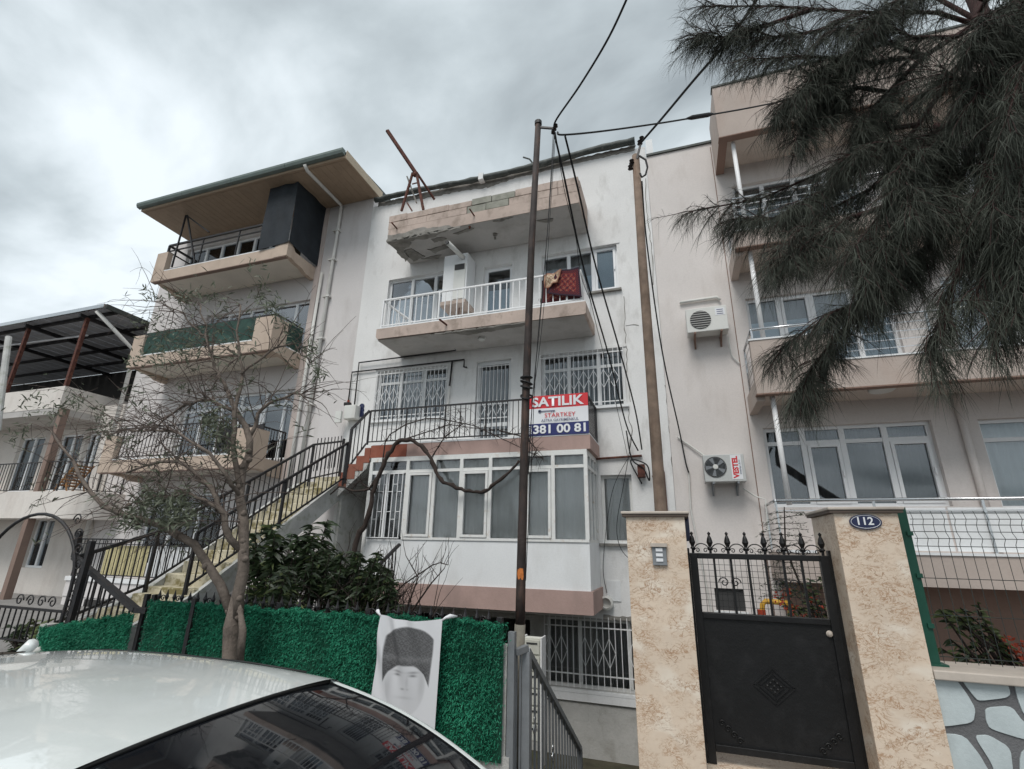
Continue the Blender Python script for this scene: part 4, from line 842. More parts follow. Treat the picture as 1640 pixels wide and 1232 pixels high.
# ------------------------------------------------------------------ street fence with artificial hedge mats
FE = thing('street_fence', 'black iron street fence with spearheads behind the green hedge mats', 'fence', (-4, 4.6, -.3))
MB().bar((-5.95, 4.60, .885), (-1.60, 4.60, .885), .05, .045).build('top_rail', 'black_iron', FE)
MB().bar((-5.95, 4.60, -.1), (-1.60, 4.60, -.1), .04, .04).build('bottom_rail', 'black_iron', FE)
for x in (-6.05, -5.93, -5.20, -4.1, -3.0, -1.62): ubox('post', (x, 4.60 if x != -5.20 else 4.52, .33), (.05, .05, 1.28), 'black_iron', FE)
for i in range(36):
    x = -5.86 + i * .118
    if x > -1.66: break
    o = ubox('picket', (x, 4.60, .41), (.016, .016, 1.0), 'black_iron', FE)
    k_ = 'spear'
    if k_ not in CACHE:
        q = MB().lathe((0, 0, 0), [(.006, 0), (.022, .05), (.010, .09), (.002, .13)], 6); me = bpy.data.meshes.new('spearhead'); me.from_pydata(q.v, [], q.f); me.materials.append(MATS['black_iron']); CACHE[k_] = me
    place(bpy.data.objects.new('spearhead', CACHE[k_]), (x, 4.60, .905), FE)
    if i % 2 == 0: scroll((x + .059, .94), .036, 1.2, FE, Y=4.60, rad=.006)
MB().box(-7.66, -1.50, 4.56, 4.66, -.30, -.08).build('kerb_wall', 'basement_wall', FE)
def hedge(x0, x1, zt0, zt1, label):
    t = thing('hedge_mat', label, 'artificial hedge', ((x0 + x1) / 2, 4.53, -.1), 'green artificial hedge mats')
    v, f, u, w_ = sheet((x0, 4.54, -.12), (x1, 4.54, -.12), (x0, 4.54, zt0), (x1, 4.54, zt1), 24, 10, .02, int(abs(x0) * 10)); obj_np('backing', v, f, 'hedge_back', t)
    n = int((x1 - x0) * 16000 * .85); U = rng.random(n); Wv = rng.random(n); top = zt0 + (zt1 - zt0) * U + .025 * np.sin(U * 37) * rng.random(n) + .012 * np.sin(U * 140)
    P = np.stack([x0 + (x1 - x0) * U + np.where(U > .97, rng.normal(0, .03, n), 0) - np.where(U > .97, .05 * (1 - Wv), 0), 4.53 + rng.normal(0, .008, n) + .02 * np.sin(U * (x1 - x0) * 5) * np.sin(Wv * 4), -.12 + (top + .12) * Wv ** .9], 1)
    kk = rng.random(n) < .10; P[kk, 2] = top[kk] + rng.uniform(-.02, .015, kk.sum())
    D = rdir(n) * .75 + np.array([0, -.75, .1]); vb, fb = blades(P, D, rng.uniform(.016, .036, n), rng.uniform(.005, .010, n), 2, .3)
    o = obj_np('blades', vb, fb, 'hedge_blade', t); o['kind'] = 'stuff'
hedge(-7.64, -6.10, .50, .76, 'low green artificial hedge mat at the left below the sloping handrail')
hedge(-5.90, -5.22, .89, .90, 'narrow green artificial hedge mat left of the tree trunk')
hedge(-5.18, -1.56, .90, .93, 'long green artificial hedge mat behind the hanging portrait cloth')
tag(MB().tube([(-7.72, 4.40, -.3), (-7.74, 4.40, .1), (-7.68, 4.44, .25), (-7.5, 4.6, .28)], .055, 10).build('drain_elbow', 'pipe_white', None, True), 'white bent drain pipe at the left end of the hedge mat', 'drain pipe')
tag(MB().box(-7.72, -7.58, 4.56, 4.70, -.3, .55).build('fence_pier', 'old_plaster'), 'short pale plaster pier at the left end of the fence', 'pier')
tag(MB().box(-1.66, -1.54, 4.58, 4.72, -.9, .74).build('fence_pier', 'basement_wall'), 'narrow grey rendered pier between hedge mat and grey stair railing', 'pier')

# portrait cloth hanging on the fence
t = thing('portrait_cloth', 'white cloth printed with a grey portrait in a tall fur hat, hung over the hedge', 'banner', (-2.6, 4.42, .1))
nu, nv = 100, 150
x0a, x1a, zt, zb = at(609, 992, 4.42).x, at(708, 998, 4.42).x, .95, -.02
vs, cs = [], []
for i in range(nu):
    for j in range(nv):
        u, q = i / (nu - 1), j / (nv - 1)
        sag = .035 * math.sin(math.pi * u) * (1 - q) ** 2
        x = x0a + (x1a - x0a) * u + (.02 * (u - .5)) * q - .02 * q
        fold = .030 * math.sin((u * 1.0 - q * .55) * 19) * math.exp(-3.0 * ((u - .20) ** 2 + (q - .20) ** 2) * 2.2) + .007 * math.sin(u * 9 + q * 2)
        vs.append((x, 4.42 + fold, zt - sag - (zt - zb) * q))
        # printed picture: tall grey hat, pale face with faint brow, eyes and nose
        c = .70; hatx = (u - .50)
        def inside(a, b, s): return max(0.0, min(1.0, (b - a) / s + .5))
        wid = .385 - .10 * max(0, q - .28); top = .06 + 1.0 * abs(hatx) ** 2.3; brim = .405 + .9 * max(0, abs(hatx) - .10) ** 1.5
        hat = inside(abs(hatx), wid, .02) * inside(top, q, .015) * inside(q, brim + .10 * max(0, abs(hatx) - .27) * 5, .012)
        g_ = .115 + .05 * math.sin(u * 210 + 9 * math.sin(q * 130)) * math.sin(q * 260 + 5 * math.sin(u * 90)) + .05 * math.exp(-((q - .345) / .025) ** 2) + .03 * hatx
        col_ = c * (1 - hat) + g_ * hat
        face = inside((hatx / .30) ** 2 + ((q - .56) / .26) ** 2, 1, .15) * (1 - hat)
        col_ = col_ * (1 - .12 * face)
        for ex, s in ((-.13, 1), (.11, -1)):
            col_ -= .32 * math.exp(-(((hatx - ex) / .075) ** 2 + ((q - .458 - .03 * s * (hatx - ex)) / .010) ** 2)) + .42 * math.exp(-(((hatx - ex) / .05) ** 2 + ((q - .485) / .010) ** 2))
        col_ -= .10 * math.exp(-(((abs(hatx) - .24) / .05) ** 2 + ((q - .56) / .12) ** 2)) + .08 * math.exp(-(((hatx - .035) / .02) ** 2 + ((q - .54) / .05) ** 2)) + .28 * math.exp(-(((hatx + .03) / .03) ** 2 + ((q - .60) / .008) ** 2)) + .12 * math.exp(-(((hatx - .05) / .02) ** 2 + ((q - .60) / .008) ** 2)) + .10 * math.exp(-((hatx / .12) ** 2 + ((q - .67) / .012) ** 2))
        col_ = max(.04, min(.74, col_)); cs.append((col_, col_, col_ * 1.03, 1))
idx = np.arange(nu * nv).reshape(nu, nv); F = np.stack([idx[:-1, :-1], idx[1:, :-1], idx[1:, 1:], idx[:-1, 1:]], -1).reshape(-1, 4)
o = obj_np('cloth', vs, F, 'cloth_white', t, True)
ca = o.data.color_attributes.new('print', 'FLOAT_COLOR', 'POINT'); ca.data.foreach_set('color', np.array(cs, np.float32).ravel())
mat('knot_cloth', (.68, .68, .70), .85, 0, fine=0)
for sx, p in ((-1, (x0a, zt)), (1, (x1a, zt))):
    P_ = [(p[0], 4.42, p[1] - .01), (p[0] + sx * .03, 4.43, p[1] + .012), (p[0] + sx * .06, 4.46, p[1] + .022), (p[0] + sx * .10, 4.52, p[1] + .015)]
    MB().tube(P_, [.008, .012, .020, .008], 7).build('knot', 'knot_cloth', t, True)

# ------------------------------------------------------------------ grey steel railing and steps down to the basement
t = thing('grey_stair_railing', 'grey steel railing with scroll ornaments beside the steps down to the basement', 'railing', (-1.45, 5.5, -1))
MB().box(-1.53, -1.47, 4.57, 4.63, -.9, .86).build('gate_post', 'grey_steel', t)
MB().bar((-1.46, 4.60, .70), (-1.40, 4.72, .72), .05, .05).bar((-1.40, 4.72, .70), (-1.40, 7.05, -.78), .055, .05).build('handrail', 'grey_steel', t)
MB().box(-1.435, -1.365, 4.69, 4.76, -.9, .69).build('post', 'grey_steel', t); MB().box(-1.43, -1.37, 7.02, 7.08, -1.9, -.78).build('post', 'grey_steel', t)
MB().bar((-1.40, 4.72, -.2), (-1.40, 7.05, -1.68), .04).build('bottom_rail', 'grey_steel', t)
for i in range(1, 17):
    y = 4.72 + i * 2.33 / 17; zt_ = .70 - (y - 4.72) * .635; ubox('baluster', (-1.40, y, zt_ - .45), (.018, .018, .88), 'grey_steel', t)
    if i % 5 == 2:
        for s in (-1, 1):
            P_ = [(-1.40, y + s * (.01 + .035 * math.sin(k_ / 8 * 6.28)), zt_ - .55 + .15 * k_ / 8) for k_ in range(9)]; MB().tube(P_, .007, 5).build('ornament', 'steel', t, True)
for i in range(3): ubox('baluster', (-1.475 + i * .03, 4.66 + i * .02, .1), (.016, .016, 1.15), 'grey_steel', t)
t = thing('basement_steps', 'narrow concrete steps descending behind the grey railing', 'stairs', (-.9, 5.8, -1.9))
for i in range(9): MB().box(-1.36, -.46, 4.64 + i * .26, 4.64 + (i + 1) * .26 + .02, -1.93, -.34 - i * .175).build('step', 'concrete', t)
t = thing('letterbox_rack', 'white rack of letterboxes standing by the basement window', 'letterboxes', at(851, 1190, 7.6))
a, b = at(838, 1022, 7.6), at(866, 1190, 7.6)
MB().box(a.x, b.x, 7.62, 7.80, b.z, a.z).build('carcass', 'letterbox', t)
for i in range(6):
    z0 = b.z + (a.z - b.z) * i / 6; MB().box(a.x + .02, b.x - .02, 7.60, 7.618, z0 + .015, z0 + (a.z - b.z) / 6 - .02).build('flap', 'letterbox', t)
    MB().box(a.x + .05, b.x - .05, 7.592, 7.599, z0 + (a.z - b.z) / 6 - .07, z0 + (a.z - b.z) / 6 - .05).build('slot', 'ac_dark', t)
MB().box(a.x - .02, a.x - .001, 7.58, 7.82, b.z - .3, a.z + .02).box(b.x + .001, b.x + .02, 7.58, 7.82, b.z - .3, a.z + .02).build('frame', 'white_rail', t)

# ------------------------------------------------------------------ marble gate pillars, iron gate, low wall with mesh fence
def pillar(name, label, x0, x1, h=1.85):
    t = thing(name, label, 'gate pillar', ((x0 + x1) / 2, 4.85, -.3), 'marble gate pillars')
    MB().box(x0, x1, 4.50, 4.516, -.30, h).build('front_slab', 'marble', t, bevel=.003)
    MB().box(x0, x0 + .016, 4.5165, 5.22, -.30, h).build('side_slab', 'marble', t, bevel=.003)
    MB().box(x1 - .016, x1, 4.5165, 5.22, -.30, h).build('side_slab', 'marble', t, bevel=.003)
    MB().box(x0 + .017, x1 - .017, 4.517, 5.21, -.30, h - .01).build('core', 'mortar', t)
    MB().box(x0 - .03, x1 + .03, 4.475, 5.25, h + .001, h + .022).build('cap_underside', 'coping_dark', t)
    MB().box(x0 - .04, x1 + .04, 4.465, 5.26, h + .0225, h + .045).build('cap', 'coping', t, bevel=.006)
    return t
pillar('gate_pillar', 'veined beige marble gate pillar with intercom left of the black gate', -.44, .045)
pillar('gate_pillar', 'veined beige marble gate pillar with oval number plate right of the black gate', 1.145, 1.565, 1.878)
t = thing('intercom', 'small grey intercom with three buttons on the left marble pillar', 'intercom', at(1056, 905, 4.49))
a, b = at(1044, 876, 4.49), at(1069, 906, 4.49)
MB().box(a.x, b.x, 4.475, 4.499, b.z, a.z).build('housing', 'grey_steel', t, bevel=.004); MB().box(a.x - .01, b.x + .01, 4.455, 4.499, a.z + .001, a.z + .03).build('rain_hood', 'coping', t)
for i in range(3): MB().box(a.x + .03, b.x - .03, 4.468, 4.474, b.z + .03 + i * .04, b.z + .055 + i * .04).build('name_strip', 'sign_white', t)
c = at(1386, 836, 4.49)
t = thing('house_number_plate', 'dark blue oval plate reading 112 on the right marble pillar', 'number plate', (c.x, 4.49, c.z - .07))
q = [(c.x + .106 * math.cos(k_ * 6.283 / 32), c.z + .056 * math.sin(k_ * 6.283 / 32)) for k_ in range(32)]; MB().prism(q, 'y', 4.486, 4.499).build('plate', 'enamel_blue', t)
ring = [(c.x + .095 * math.cos(k_ * 6.283 / 32), 4.4855, c.z + .047 * math.sin(k_ * 6.283 / 32)) for k_ in range(33)]; MB().tube(ring, .0018, 4).build('rim_line', 'sign_white', t)
fit_text('112', c.x - .052, c.x + .052, c.z - .022, c.z + .036, 4.484, 'sign_white', 'digits', t, .02)
tag(MB().box(.05, .085, 4.9, 5.15, 1.66, 1.90).build('street_sign', 'enamel_blue'), 'edge of a dark blue sign on the inner side of the left pillar', 'sign')
# gate
G = thing('iron_gate', 'black sheet iron gate with wire grid, spear finials and a diamond ornament', 'gate', (.59, 4.79, .08)); YG = 4.79
f_ = MB()
f_.box(.065, .125, YG - .03, YG + .03, .02, 1.56).box(1.06, 1.125, YG - .03, YG + .03, .02, 1.56).box(.1255, 1.0595, YG - .028, YG + .028, 1.515, 1.56).box(.1255, 1.0595, YG - .028, YG + .028, 1.045, 1.09).box(.1255, 1.0595, YG - .028, YG + .028, .10, .15)
f_.build('gate_frame', 'gate_iron', G, bevel=.004)
MB().box(.125, 1.06, YG - .008, YG + .008, .151, 1.044).build('sheet_panel', 'gate_iron', G)
MB().box(1.126, 1.144, YG - .02, YG + .04, .0, 1.6).build('hinge_post', 'gate_iron', G); MB().box(.046, .064, YG - .02, YG + .04, .0, 1.6).build('hinge_post', 'gate_iron', G)
for i in range(1, 7): ubox('upright', (.125 + .935 * i / 7, YG, 1.30), (.018, .018, .43), 'gate_iron', G)
for i in range(8):
    x = .095 + i * .1425
    if 'fin' not in CACHE:
        q = MB().lathe((0, 0, 0), [(.011, 0), (.011, .03), (.022, .04), (.012, .055), (.026, .09), (.018, .125), (.008, .15), (.014, .165), (.003, .18)], 10); me = bpy.data.meshes.new('finial'); me.from_pydata(q.v, [], q.f); me.materials.append(MATS['gate_iron']); CACHE['fin'] = me
    place(bpy.data.objects.new('finial', CACHE['fin']), (x, YG, 1.56), G)
    if i < 7:
        xm = x + .071; MB().tube([(xm + .06 * math.cos(a), YG, 1.585 + .055 * math.sin(a)) for a in np.linspace(0, math.pi, 10)], .005, 5).build('arch_scroll', 'gate_iron', G, True)
        for s in (-1, 1): scroll((xm + s * .034, 1.583), .022, 1.2, G, 'gate_iron', YG, s, .004)
gw = MB()
for i in range(1, 22): gw.box(.125 + .935 * i / 22 - .0016, .125 + .935 * i / 22 + .0016, YG + .012, YG + .016, 1.09, 1.515)
for i in range(1, 9): gw.box(.126, 1.06, YG + .016, YG + .019, 1.09 + .425 * i / 9 - .0016, 1.09 + .425 * i / 9 + .0016)
o = gw.build('wire_grid', 'gate_iron', G); o['kind'] = 'stuff'
for x in (.365, .80):
    for s in (-1, 1): scroll((x + s * .045, 1.33), .042, 1.3, G, 'gate_iron', YG - .012, s, .005)
cx, cz = .60, .585
for rr, h_ in ((.145, .004), (.105, .008), (.062, .006)):
    pl = [(cx - rr, cz), (cx, cz + rr * .86), (cx + rr, cz), (cx, cz - rr * .86)]
    for p, q in zip(pl, pl[1:] + pl[:1]): MB().bar((p[0], YG - .012, p[1]), (q[0], YG - .012, q[1]), .010, .012).build('ornament_edge', 'gate_iron', G)
for i in range(3):
    for j in range(3):
        MB().lathe((cx + (i - j) * .024, YG - .008, cz + (i + j - 2) * .021), [(.011, 0), (.009, -.010), (.003, -.013)], 8, 'y').build('stud', 'gate_iron', G)
for s, x in ((1, .14), (-1, 1.045)):
    for i in range(4): scroll((x + s * (.05 + .04 * i), .19 + .035 * (3 - i)), .024, 1.2, G, 'gate_iron', YG - .014, s, .005)
MB().lathe((1.04, YG - .01, .985), [(.022, 0), (.024, -.010), (.014, -.016), (.016, -.034), (.006, -.038)], 14, 'y').build('knob', 'coping', G)
MB().box(.05, 1.14, 4.55, 5.2, -.3, .015).build('threshold', 'marble', G)
# low wall faced with crazy paving
Wl = thing('stone_faced_wall', 'low wall faced with pale blue crazy paving under a mesh fence', 'wall', (4, 4.6, -.3))
MB().box(1.57, 8, 4.56, 4.85, -.4, .775).build('core', 'mortar', Wl)
MB().box(1.57, 8, 4.50, 4.90, .7755, .835).build('coping', 'coping', Wl, bevel=.008)
Z2 = lambda x, y: (at(1280 + x * .367, 780 + y * .367, 4.545).x, at(1280 + x * .367, 780 + y * .367, 4.545).z)
ST_ = [[(560, 838), (685, 838), (735, 905), (772, 970), (762, 1030), (640, 1047), (560, 1040)], [(707, 838), (905, 838), (926, 905), (905, 922), (785, 936), (760, 910)], [(938, 838), (1060, 838), (1060, 1010), (985, 1000), (955, 925)], [(815, 965), (930, 957), (985, 1032), (1060, 1040), (1060, 1108), (985, 1105), (835, 1058), (818, 1020)], [(560, 1075), (720, 1083), (790, 1170), (835, 1250), (820, 1330), (570, 1330)], [(765, 1087), (830, 1084), (925, 1140), (938, 1250), (930, 1330), (870, 1330), (850, 1220)], [(968, 1150), (1060, 1145), (1060, 1330), (965, 1330)]]
def stone(poly):
    c = (sum(p[0] for p in poly) / len(poly), sum(p[1] for p in poly) / len(poly)); out = []
    n = len(poly)
    for i in range(n):      # rounded corners
        p0, p1, p2 = poly[i - 1], poly[i], poly[(i + 1) % n]
        for t_ in (.22, .08): out.append((p1[0] + (p0[0] - p1[0]) * t_, p1[1] + (p0[1] - p1[1]) * t_)) if t_ == .22 else None
        out.append((p1[0] * .86 + (p0[0] + p2[0]) * .07, p1[1] * .86 + (p0[1] + p2[1]) * .07))
        out.append((p1[0] + (p2[0] - p1[0]) * .22, p1[1] + (p2[1] - p1[1]) * .22))
    MB().prism(out, 'y', 4.551 + random.uniform(-.003, .002), 4.57).build('stone', 'paving_stone', Wl, bevel=.0015)
for s in ST_: stone([Z2(*p) for p in s])
r = random.Random(5); gx = [2.30 + .36 * i for i in range(14)]; gz = [.76, .42, .05, -.38]
J = {(i, j): (gx[i] + r.uniform(-.1, .1), gz[j] + (r.uniform(-.08, .08) if 0 < j < 3 else 0)) for i in range(14) for j in range(4)}
for i in range(13):
    for j in range(3):
        q = [J[i, j], J[i + 1, j], J[i + 1, j + 1], J[i, j + 1]]; c = (sum(p[0] for p in q) / 4, sum(p[1] for p in q) / 4); stone([(c[0] + (p[0] - c[0]) * .88, c[1] + (p[1] - c[1]) * .88) for p in q])
# green mesh fence on the wall
t = thing('mesh_fence', 'dark green welded mesh fence with folded top on the stone faced wall', 'fence', (4, 4.66, .84))
for x in (1.62, 4.1, 6.6):
    MB().box(x, x + .06, 4.66, 4.72, .836, 1.93).build('post', 'mesh_green', t); MB().box(x - .03, x + .10, 4.64, 4.75, .8355, .848).build('base_plate', 'mesh_green', t)
    for z in (1.72, 1.42, 1.08): MB().box(x + .03, x + .068, 4.645, 4.662, z, z + .03).build('clip', 'mesh_green', t)
mw = MB(); zs_ = [(.86, 0), (.93, 0), (1.66, 0), (1.70, -.035), (1.745, 0), (1.80, 0), (1.84, -.03), (1.90, 0)]
for i in range(80):
    x = 1.70 + i * .066; mw.tube([(x, 4.655 + d_, z) for z, d_ in zs_], .0024, 4)
for z, d_ in ((.90, 0), (1.17, 0), (1.42, 0), (1.645, 0), (1.70, -.035), (1.75, 0), (1.80, 0), (1.84, -.03), (1.885, 0)): mw.tube([(1.68, 4.653 + d_, z), (7, 4.653 + d_, z)], .0026, 4)
o = mw.build('wire_mesh', 'mesh_dark', t); o['kind'] = 'stuff'
t = thing('yellow_gas_pipe', 'yellow gas pipe loop beside the right house wall behind the gate', 'pipe', (1.3, 9.5, 0))
MB().tube([at(1221, 1000, 9.2), at(1221, 968, 9.2), at(1226, 963, 9.2), at(1262, 966, 9.2), at(1266, 972, 9.2), at(1266, 1000, 9.2)], .04, 8).build('loop', 'yellow_pipe', t, True)
MB().lathe(tuple(at(1221, 990, 9.2)), [(.06, 0), (.06, .12)], 10).build('valve', 'flower_red', t)

# ------------------------------------------------------------------ poles and cables
t = thing('steel_pole', 'thin rusty brown steel utility pole leaning in front of the banner', 'utility pole', (-1.58, 5.05, -.9))
PA = [at(831, 1060, 5.0), at(834, 945, 5.0), at(842, 640, 5.0), at(851, 400, 5.0), at(862, 198, 5.0)]
MB().tube([(-1.53, 5.0, -1.9), at(829, 1090, 5.0), at(833, 1000, 5.0)], .053, 14).build('sleeve', 'pole_base', t, True)
MB().tube([at(833, 1000, 5.0), *PA[1:]], [.048, .048, .045, .042, .040], 14).build('shaft', 'pole_steel', t, True)
c_ = at(834.6, 919, 5.0); oq = []
for k_, (a0, z0) in enumerate(((-1.9, -.05), (-.9, -.055), (-.75, -.02), (-.9, .05), (-1.5, .055), (-2.0, .04), (-2.15, .0))): oq.append((c_.x + .0515 * math.cos(a0), c_.y + .0515 * math.sin(a0), c_.z + z0))
oq.append((c_.x + .0515 * math.cos(-1.45), c_.y + .0525 * math.sin(-1.45), c_.z))
MB().add(oq, [(i, (i + 1) % 7, 7) for i in range(7)]).build('orange_mark', 'pole_orange', t)
MB().lathe(tuple(PA[-1] - Vector((0, 0, .02))), [(.05, 0), (.05, .05), (.03, .07)], 12).build('cap', 'black_iron', t)
MB().bar(at(862, 204, 5.0), at(887, 206, 5.0), .025).build('bracket', 'black_iron', t)
for k_ in range(3): MB().lathe(tuple(at(886 + k_ * 2, 214 - k_ * 5, 5.0)), [(.012, 0), (.03, .01), (.016, .025), (.028, .04), (.010, .055)], 10).build('insulator', 'bakelite', t)
for k_, yy in enumerate((605, 612, 618, 632)): MB().tube([at(843 + 9 * math.cos(a), yy + (2 + 1.5 * (k_ % 2)) * math.sin(a + k_) + k_, 5.0 + .058 * math.sin(a + .3)) for a in np.linspace(0, 6.3, 12)], .011, 5).build('binding_wire', 'cable', t)
t = thing('wooden_pole', 'weathered wooden utility pole rising behind the left marble pillar', 'utility pole', (-.25, 7.5, 0))
MB().tube([(-.20, 7.5, -1.9), at(1066, 960, 7.5), at(1058, 811, 7.5), at(1043, 605, 7.5), at(1029, 420, 7.5), at(1018, 250, 7.5)], [.095, .09, .086, .08, .073, .066], 14).build('shaft', 'pole_wood', t, True)
for p in ((1012, 263), (1010, 272), (1025, 232), (1028, 226)): MB().lathe(tuple(at(*p, 7.45)), [(.015, 0), (.05, .02), (.02, .05), (.045, .08), (.012, .1)], 10).build('insulator', 'bakelite', t)
MB().bar(at(1020, 255, 7.45), at(1028, 222, 7.45), .035).build('spike', 'black_iron', t)
MB().tube([at(1024, 250, 7.4), at(1034, 256, 7.4), at(1037, 268, 7.4), at(1034, 280, 7.4), at(1028, 284, 7.4), at(1025, 278, 7.4)], .018, 6).build('cable_loop', 'cable', t, True)
def cable(label, pts, r=.012, grp='overhead cables'):
    P_ = [at(*p) for p in pts]; Q = []
    for i in range(len(P_) - 1):     # Catmull-Rom through the measured points
        p0, p1, p2, p3 = P_[max(i - 1, 0)], P_[i], P_[i + 1], P_[min(i + 2, len(P_) - 1)]
        for k_ in range(8):
            s = k_ / 8; Q.append(.5 * ((2 * p1) + (p2 - p0) * s + (2 * p0 - 5 * p1 + 4 * p2 - p3) * s * s + (3 * p1 - p0 - 3 * p2 + p3) * s ** 3))
    Q.append(P_[-1]); return tag(MB().tube(Q, r, 6).build('cable', 'cable', None, True), label, 'cable', grp)
cable('black cable rising from the steel pole top to the upper edge', [(887, 206, 5.0), (892, 190, 4.9), (930, 135, 4.5), (975, 60, 4.0), (1012, -20, 3.6)], .012)
cable('twisted black cable from the wooden pole top to the upper edge', [(1027, 228, 7.45), (1060, 190, 7.0), (1110, 130, 6.3), (1170, 60, 5.6), (1225, -20, 5.0)], .020)
cable('black cable running right from the steel pole behind the tree', [(893, 212, 5.0), (905, 216, 5.0), (990, 207, 5.6), (1120, 187, 6.6), (1300, 152, 8), (1700, 60, 11)], .013)
tag(MB().tube([at(1100, 190, 6.45), at(1108, 188.5, 6.5), at(1135, 184, 6.7), at(1142, 182.5, 6.72)], [.015, .035, .035, .015], 8).build('cable_joint', 'cable', None, True), 'thick black splice on the cable right of the wooden pole', 'cable joint')
cable('left of two black cables dropping from steel pole to the house corner', [(888, 215, 5.0), (905, 290, 5.6), (935, 430, 6.8), (975, 570, 8.2), (1003, 680, 9.6), (1022, 722, 10.0)], .015)
cable('right of two black cables dropping from steel pole to the house corner', [(905, 218, 5.0), (925, 300, 5.6), (955, 430, 6.8), (995, 570, 8.2), (1018, 660, 9.4), (1028, 720, 10.0)], .015)
cable('thin cable close beside the steel pole on its right', [(888, 212, 5.0), (880, 330, 5.0), (866, 500, 5.0), (853, 640, 5.02), (846, 760, 5.05)], .006)
cable('thin brownish wire hanging right of the steel pole to the banner', [(890, 212, 5.0), (884, 300, 5.1), (872, 480, 5.3), (860, 590, 5.4), (850, 650, 5.4)], .004)
cable('thinnest wire dropping from the steel pole top to the house corner', [(889, 212, 5.0), (912, 330, 5.6), (950, 500, 6.6), (985, 640, 8.0), (1006, 735, 9.9)], .005)
cable('brown wire hanging beside the steel pole down to the hedge', [(886, 214, 5.0), (876, 380, 5.05), (860, 560, 5.06), (850, 760, 5.06), (842, 930, 5.06)], .004)
cable('slack thin wire between the dropping cables', [(890, 214, 5.0), (903, 300, 5.5), (922, 380, 6.2), (930, 440, 6.8), (945, 480, 7.3)], .005)
cable('black cable from the wooden pole down to the lower air conditioner', [(1028, 290, 7.4), (1036, 390, 8.2), (1060, 560, 9.2), (1088, 690, 10), (1098, 740, 10.05), (1103, 757, 10.08)], .014)
cable('loose loop of black wire hanging at the ground floor window', [(1012, 700, 10.0), (1000, 770, 10.0), (988, 840, 10.02), (995, 880, 10.05), (1020, 905, 10.08)], .007)
cable('tangled black wires at the junction on the house corner', [(1003, 690, 10.0), (1012, 735, 9.98), (1030, 750, 10.0), (1040, 770, 10.05), (1036, 745, 10.0), (1010, 738, 10.0), (1028, 775, 10.05)], .014)
cable('thin black wire from junction past the veranda corner', [(1005, 735, 10.05), (980, 790, 10.08), (966, 900, 10.08), (972, 950, 10.1)], .006)
tag(MB().box(*(lambda a, b: (a.x, b.x, 10.0, 10.13, b.z, a.z))(at(1021, 745, 10.1), at(1034, 765, 10.1))).build('junction_box', 'rust'), 'small rusty junction box where the cables reach the house corner', 'junction box')

# ------------------------------------------------------------------ for sale banner
t = thing('sale_banner', 'red white and blue for sale banner tied to the lower balcony railing', 'banner', (-2.05, 8.98, 3.6)); Y = 8.985
bx0, bx1 = -2.66, -1.475
for nm, m_n, z0, z1 in (('red_band', 'sign_red', 4.165, 4.425), ('white_band', 'sign_white', 3.86, 4.1645), ('blue_band', 'sign_blue', 3.62, 3.8595)):
    v, f, *_ = sheet((bx0, Y, z0), (bx1, Y, z0), (bx0, Y, z1), (bx1, Y, z1), 20, 4, .004, 3); obj_np(nm, v, f, m_n, t, True)
yt = Y - .012
fit_text('SATILIK', -2.59, -1.55, 4.195, 4.395, yt, 'sign_white', 'lettering', t, .03)
fit_text('STARTKEY', -2.33, -1.72, 3.975, 4.06, yt, 'sign_red', 'lettering', t, .0)
fit_text('ASTRA GAYRIMENKUL', -2.40, -1.66, 3.89, 3.945, yt, 'sign_grey', 'lettering', t, .01)
fit_text('381 00 81', -2.56, -1.53, 3.655, 3.83, yt, 'sign_white', 'lettering', t, .03)
o = text('0232', .085, 'sign_white', 'lettering', t, (-2.60, yt, 3.74), rot=(math.pi / 2, -math.pi / 2, 0), bold=.003)
MB().lathe((-2.43, yt + .002, 4.105), [(.035, 0), (.035, -.003), (.02, -.003), (.02, 0)], 14, 'y').box(-2.40, -2.12, yt - .002, yt, 4.095, 4.115).box(-2.20, -2.185, yt - .002, yt, 4.072, 4.095).box(-2.16, -2.145, yt - .002, yt, 4.072, 4.095).build('key_logo', 'sign_grey', t)

# ------------------------------------------------------------------ rugs airing on the middle balcony
def rug(name, label, corners, cols_, seed, amp=.03):
    nu, nv = 110, 110; v, f, u, q = sheet(*corners, nu, nv, amp, seed)
    o = obj_np(name, v, f, 'rug', None, True); c = np.zeros((nu * nv, 4), np.float32); c[:, 3] = 1
    A, B, C_ = [np.array(k_) for k_ in cols_]
    ed = np.minimum(np.minimum(u, 1 - u), np.minimum(q, 1 - q)); pat = np.sin(u * 31) * np.sin(q * 27) + .8 * np.sin(u * 75 + 2 * np.sin(q * 20)) * np.sin(q * 66 + 2 * np.sin(u * 23))
    base = np.where((ed < .06)[:, None], B, np.where((ed < .16)[:, None], np.where((np.sin(u * 80) * np.sin(q * 80) > 0)[:, None], A * .8, B), np.where((pat > .55)[:, None], C_, np.where((pat < -.6)[:, None], B, A))))
    c[:, :3] = base; ca = o.data.color_attributes.new('print', 'FLOAT_COLOR', 'POINT'); ca.data.foreach_set('color', c.ravel()); tag(o, label, 'rug', 'rugs on the balcony rail')
    so_ = o.modifiers.new('thick', 'SOLIDIFY'); so_.thickness = .012; return o
rug('rug', 'dark red patterned rug hanging over the white balcony rail', (at(876, 470, 8.99), at(932, 476, 8.99), at(892, 434, 9.02), at(927, 428, 9.02)), ((.17, .022, .022), (.035, .018, .03), (.24, .10, .07)), 3)
rug('rug', 'beige patterned rug folded over the white balcony rail', (at(873, 462, 8.94), at(893, 452, 8.94), at(869, 441, 9.0), at(900, 432, 9.0)), ((.48, .36, .25), (.26, .12, .08), (.60, .52, .40)), 6, .05)
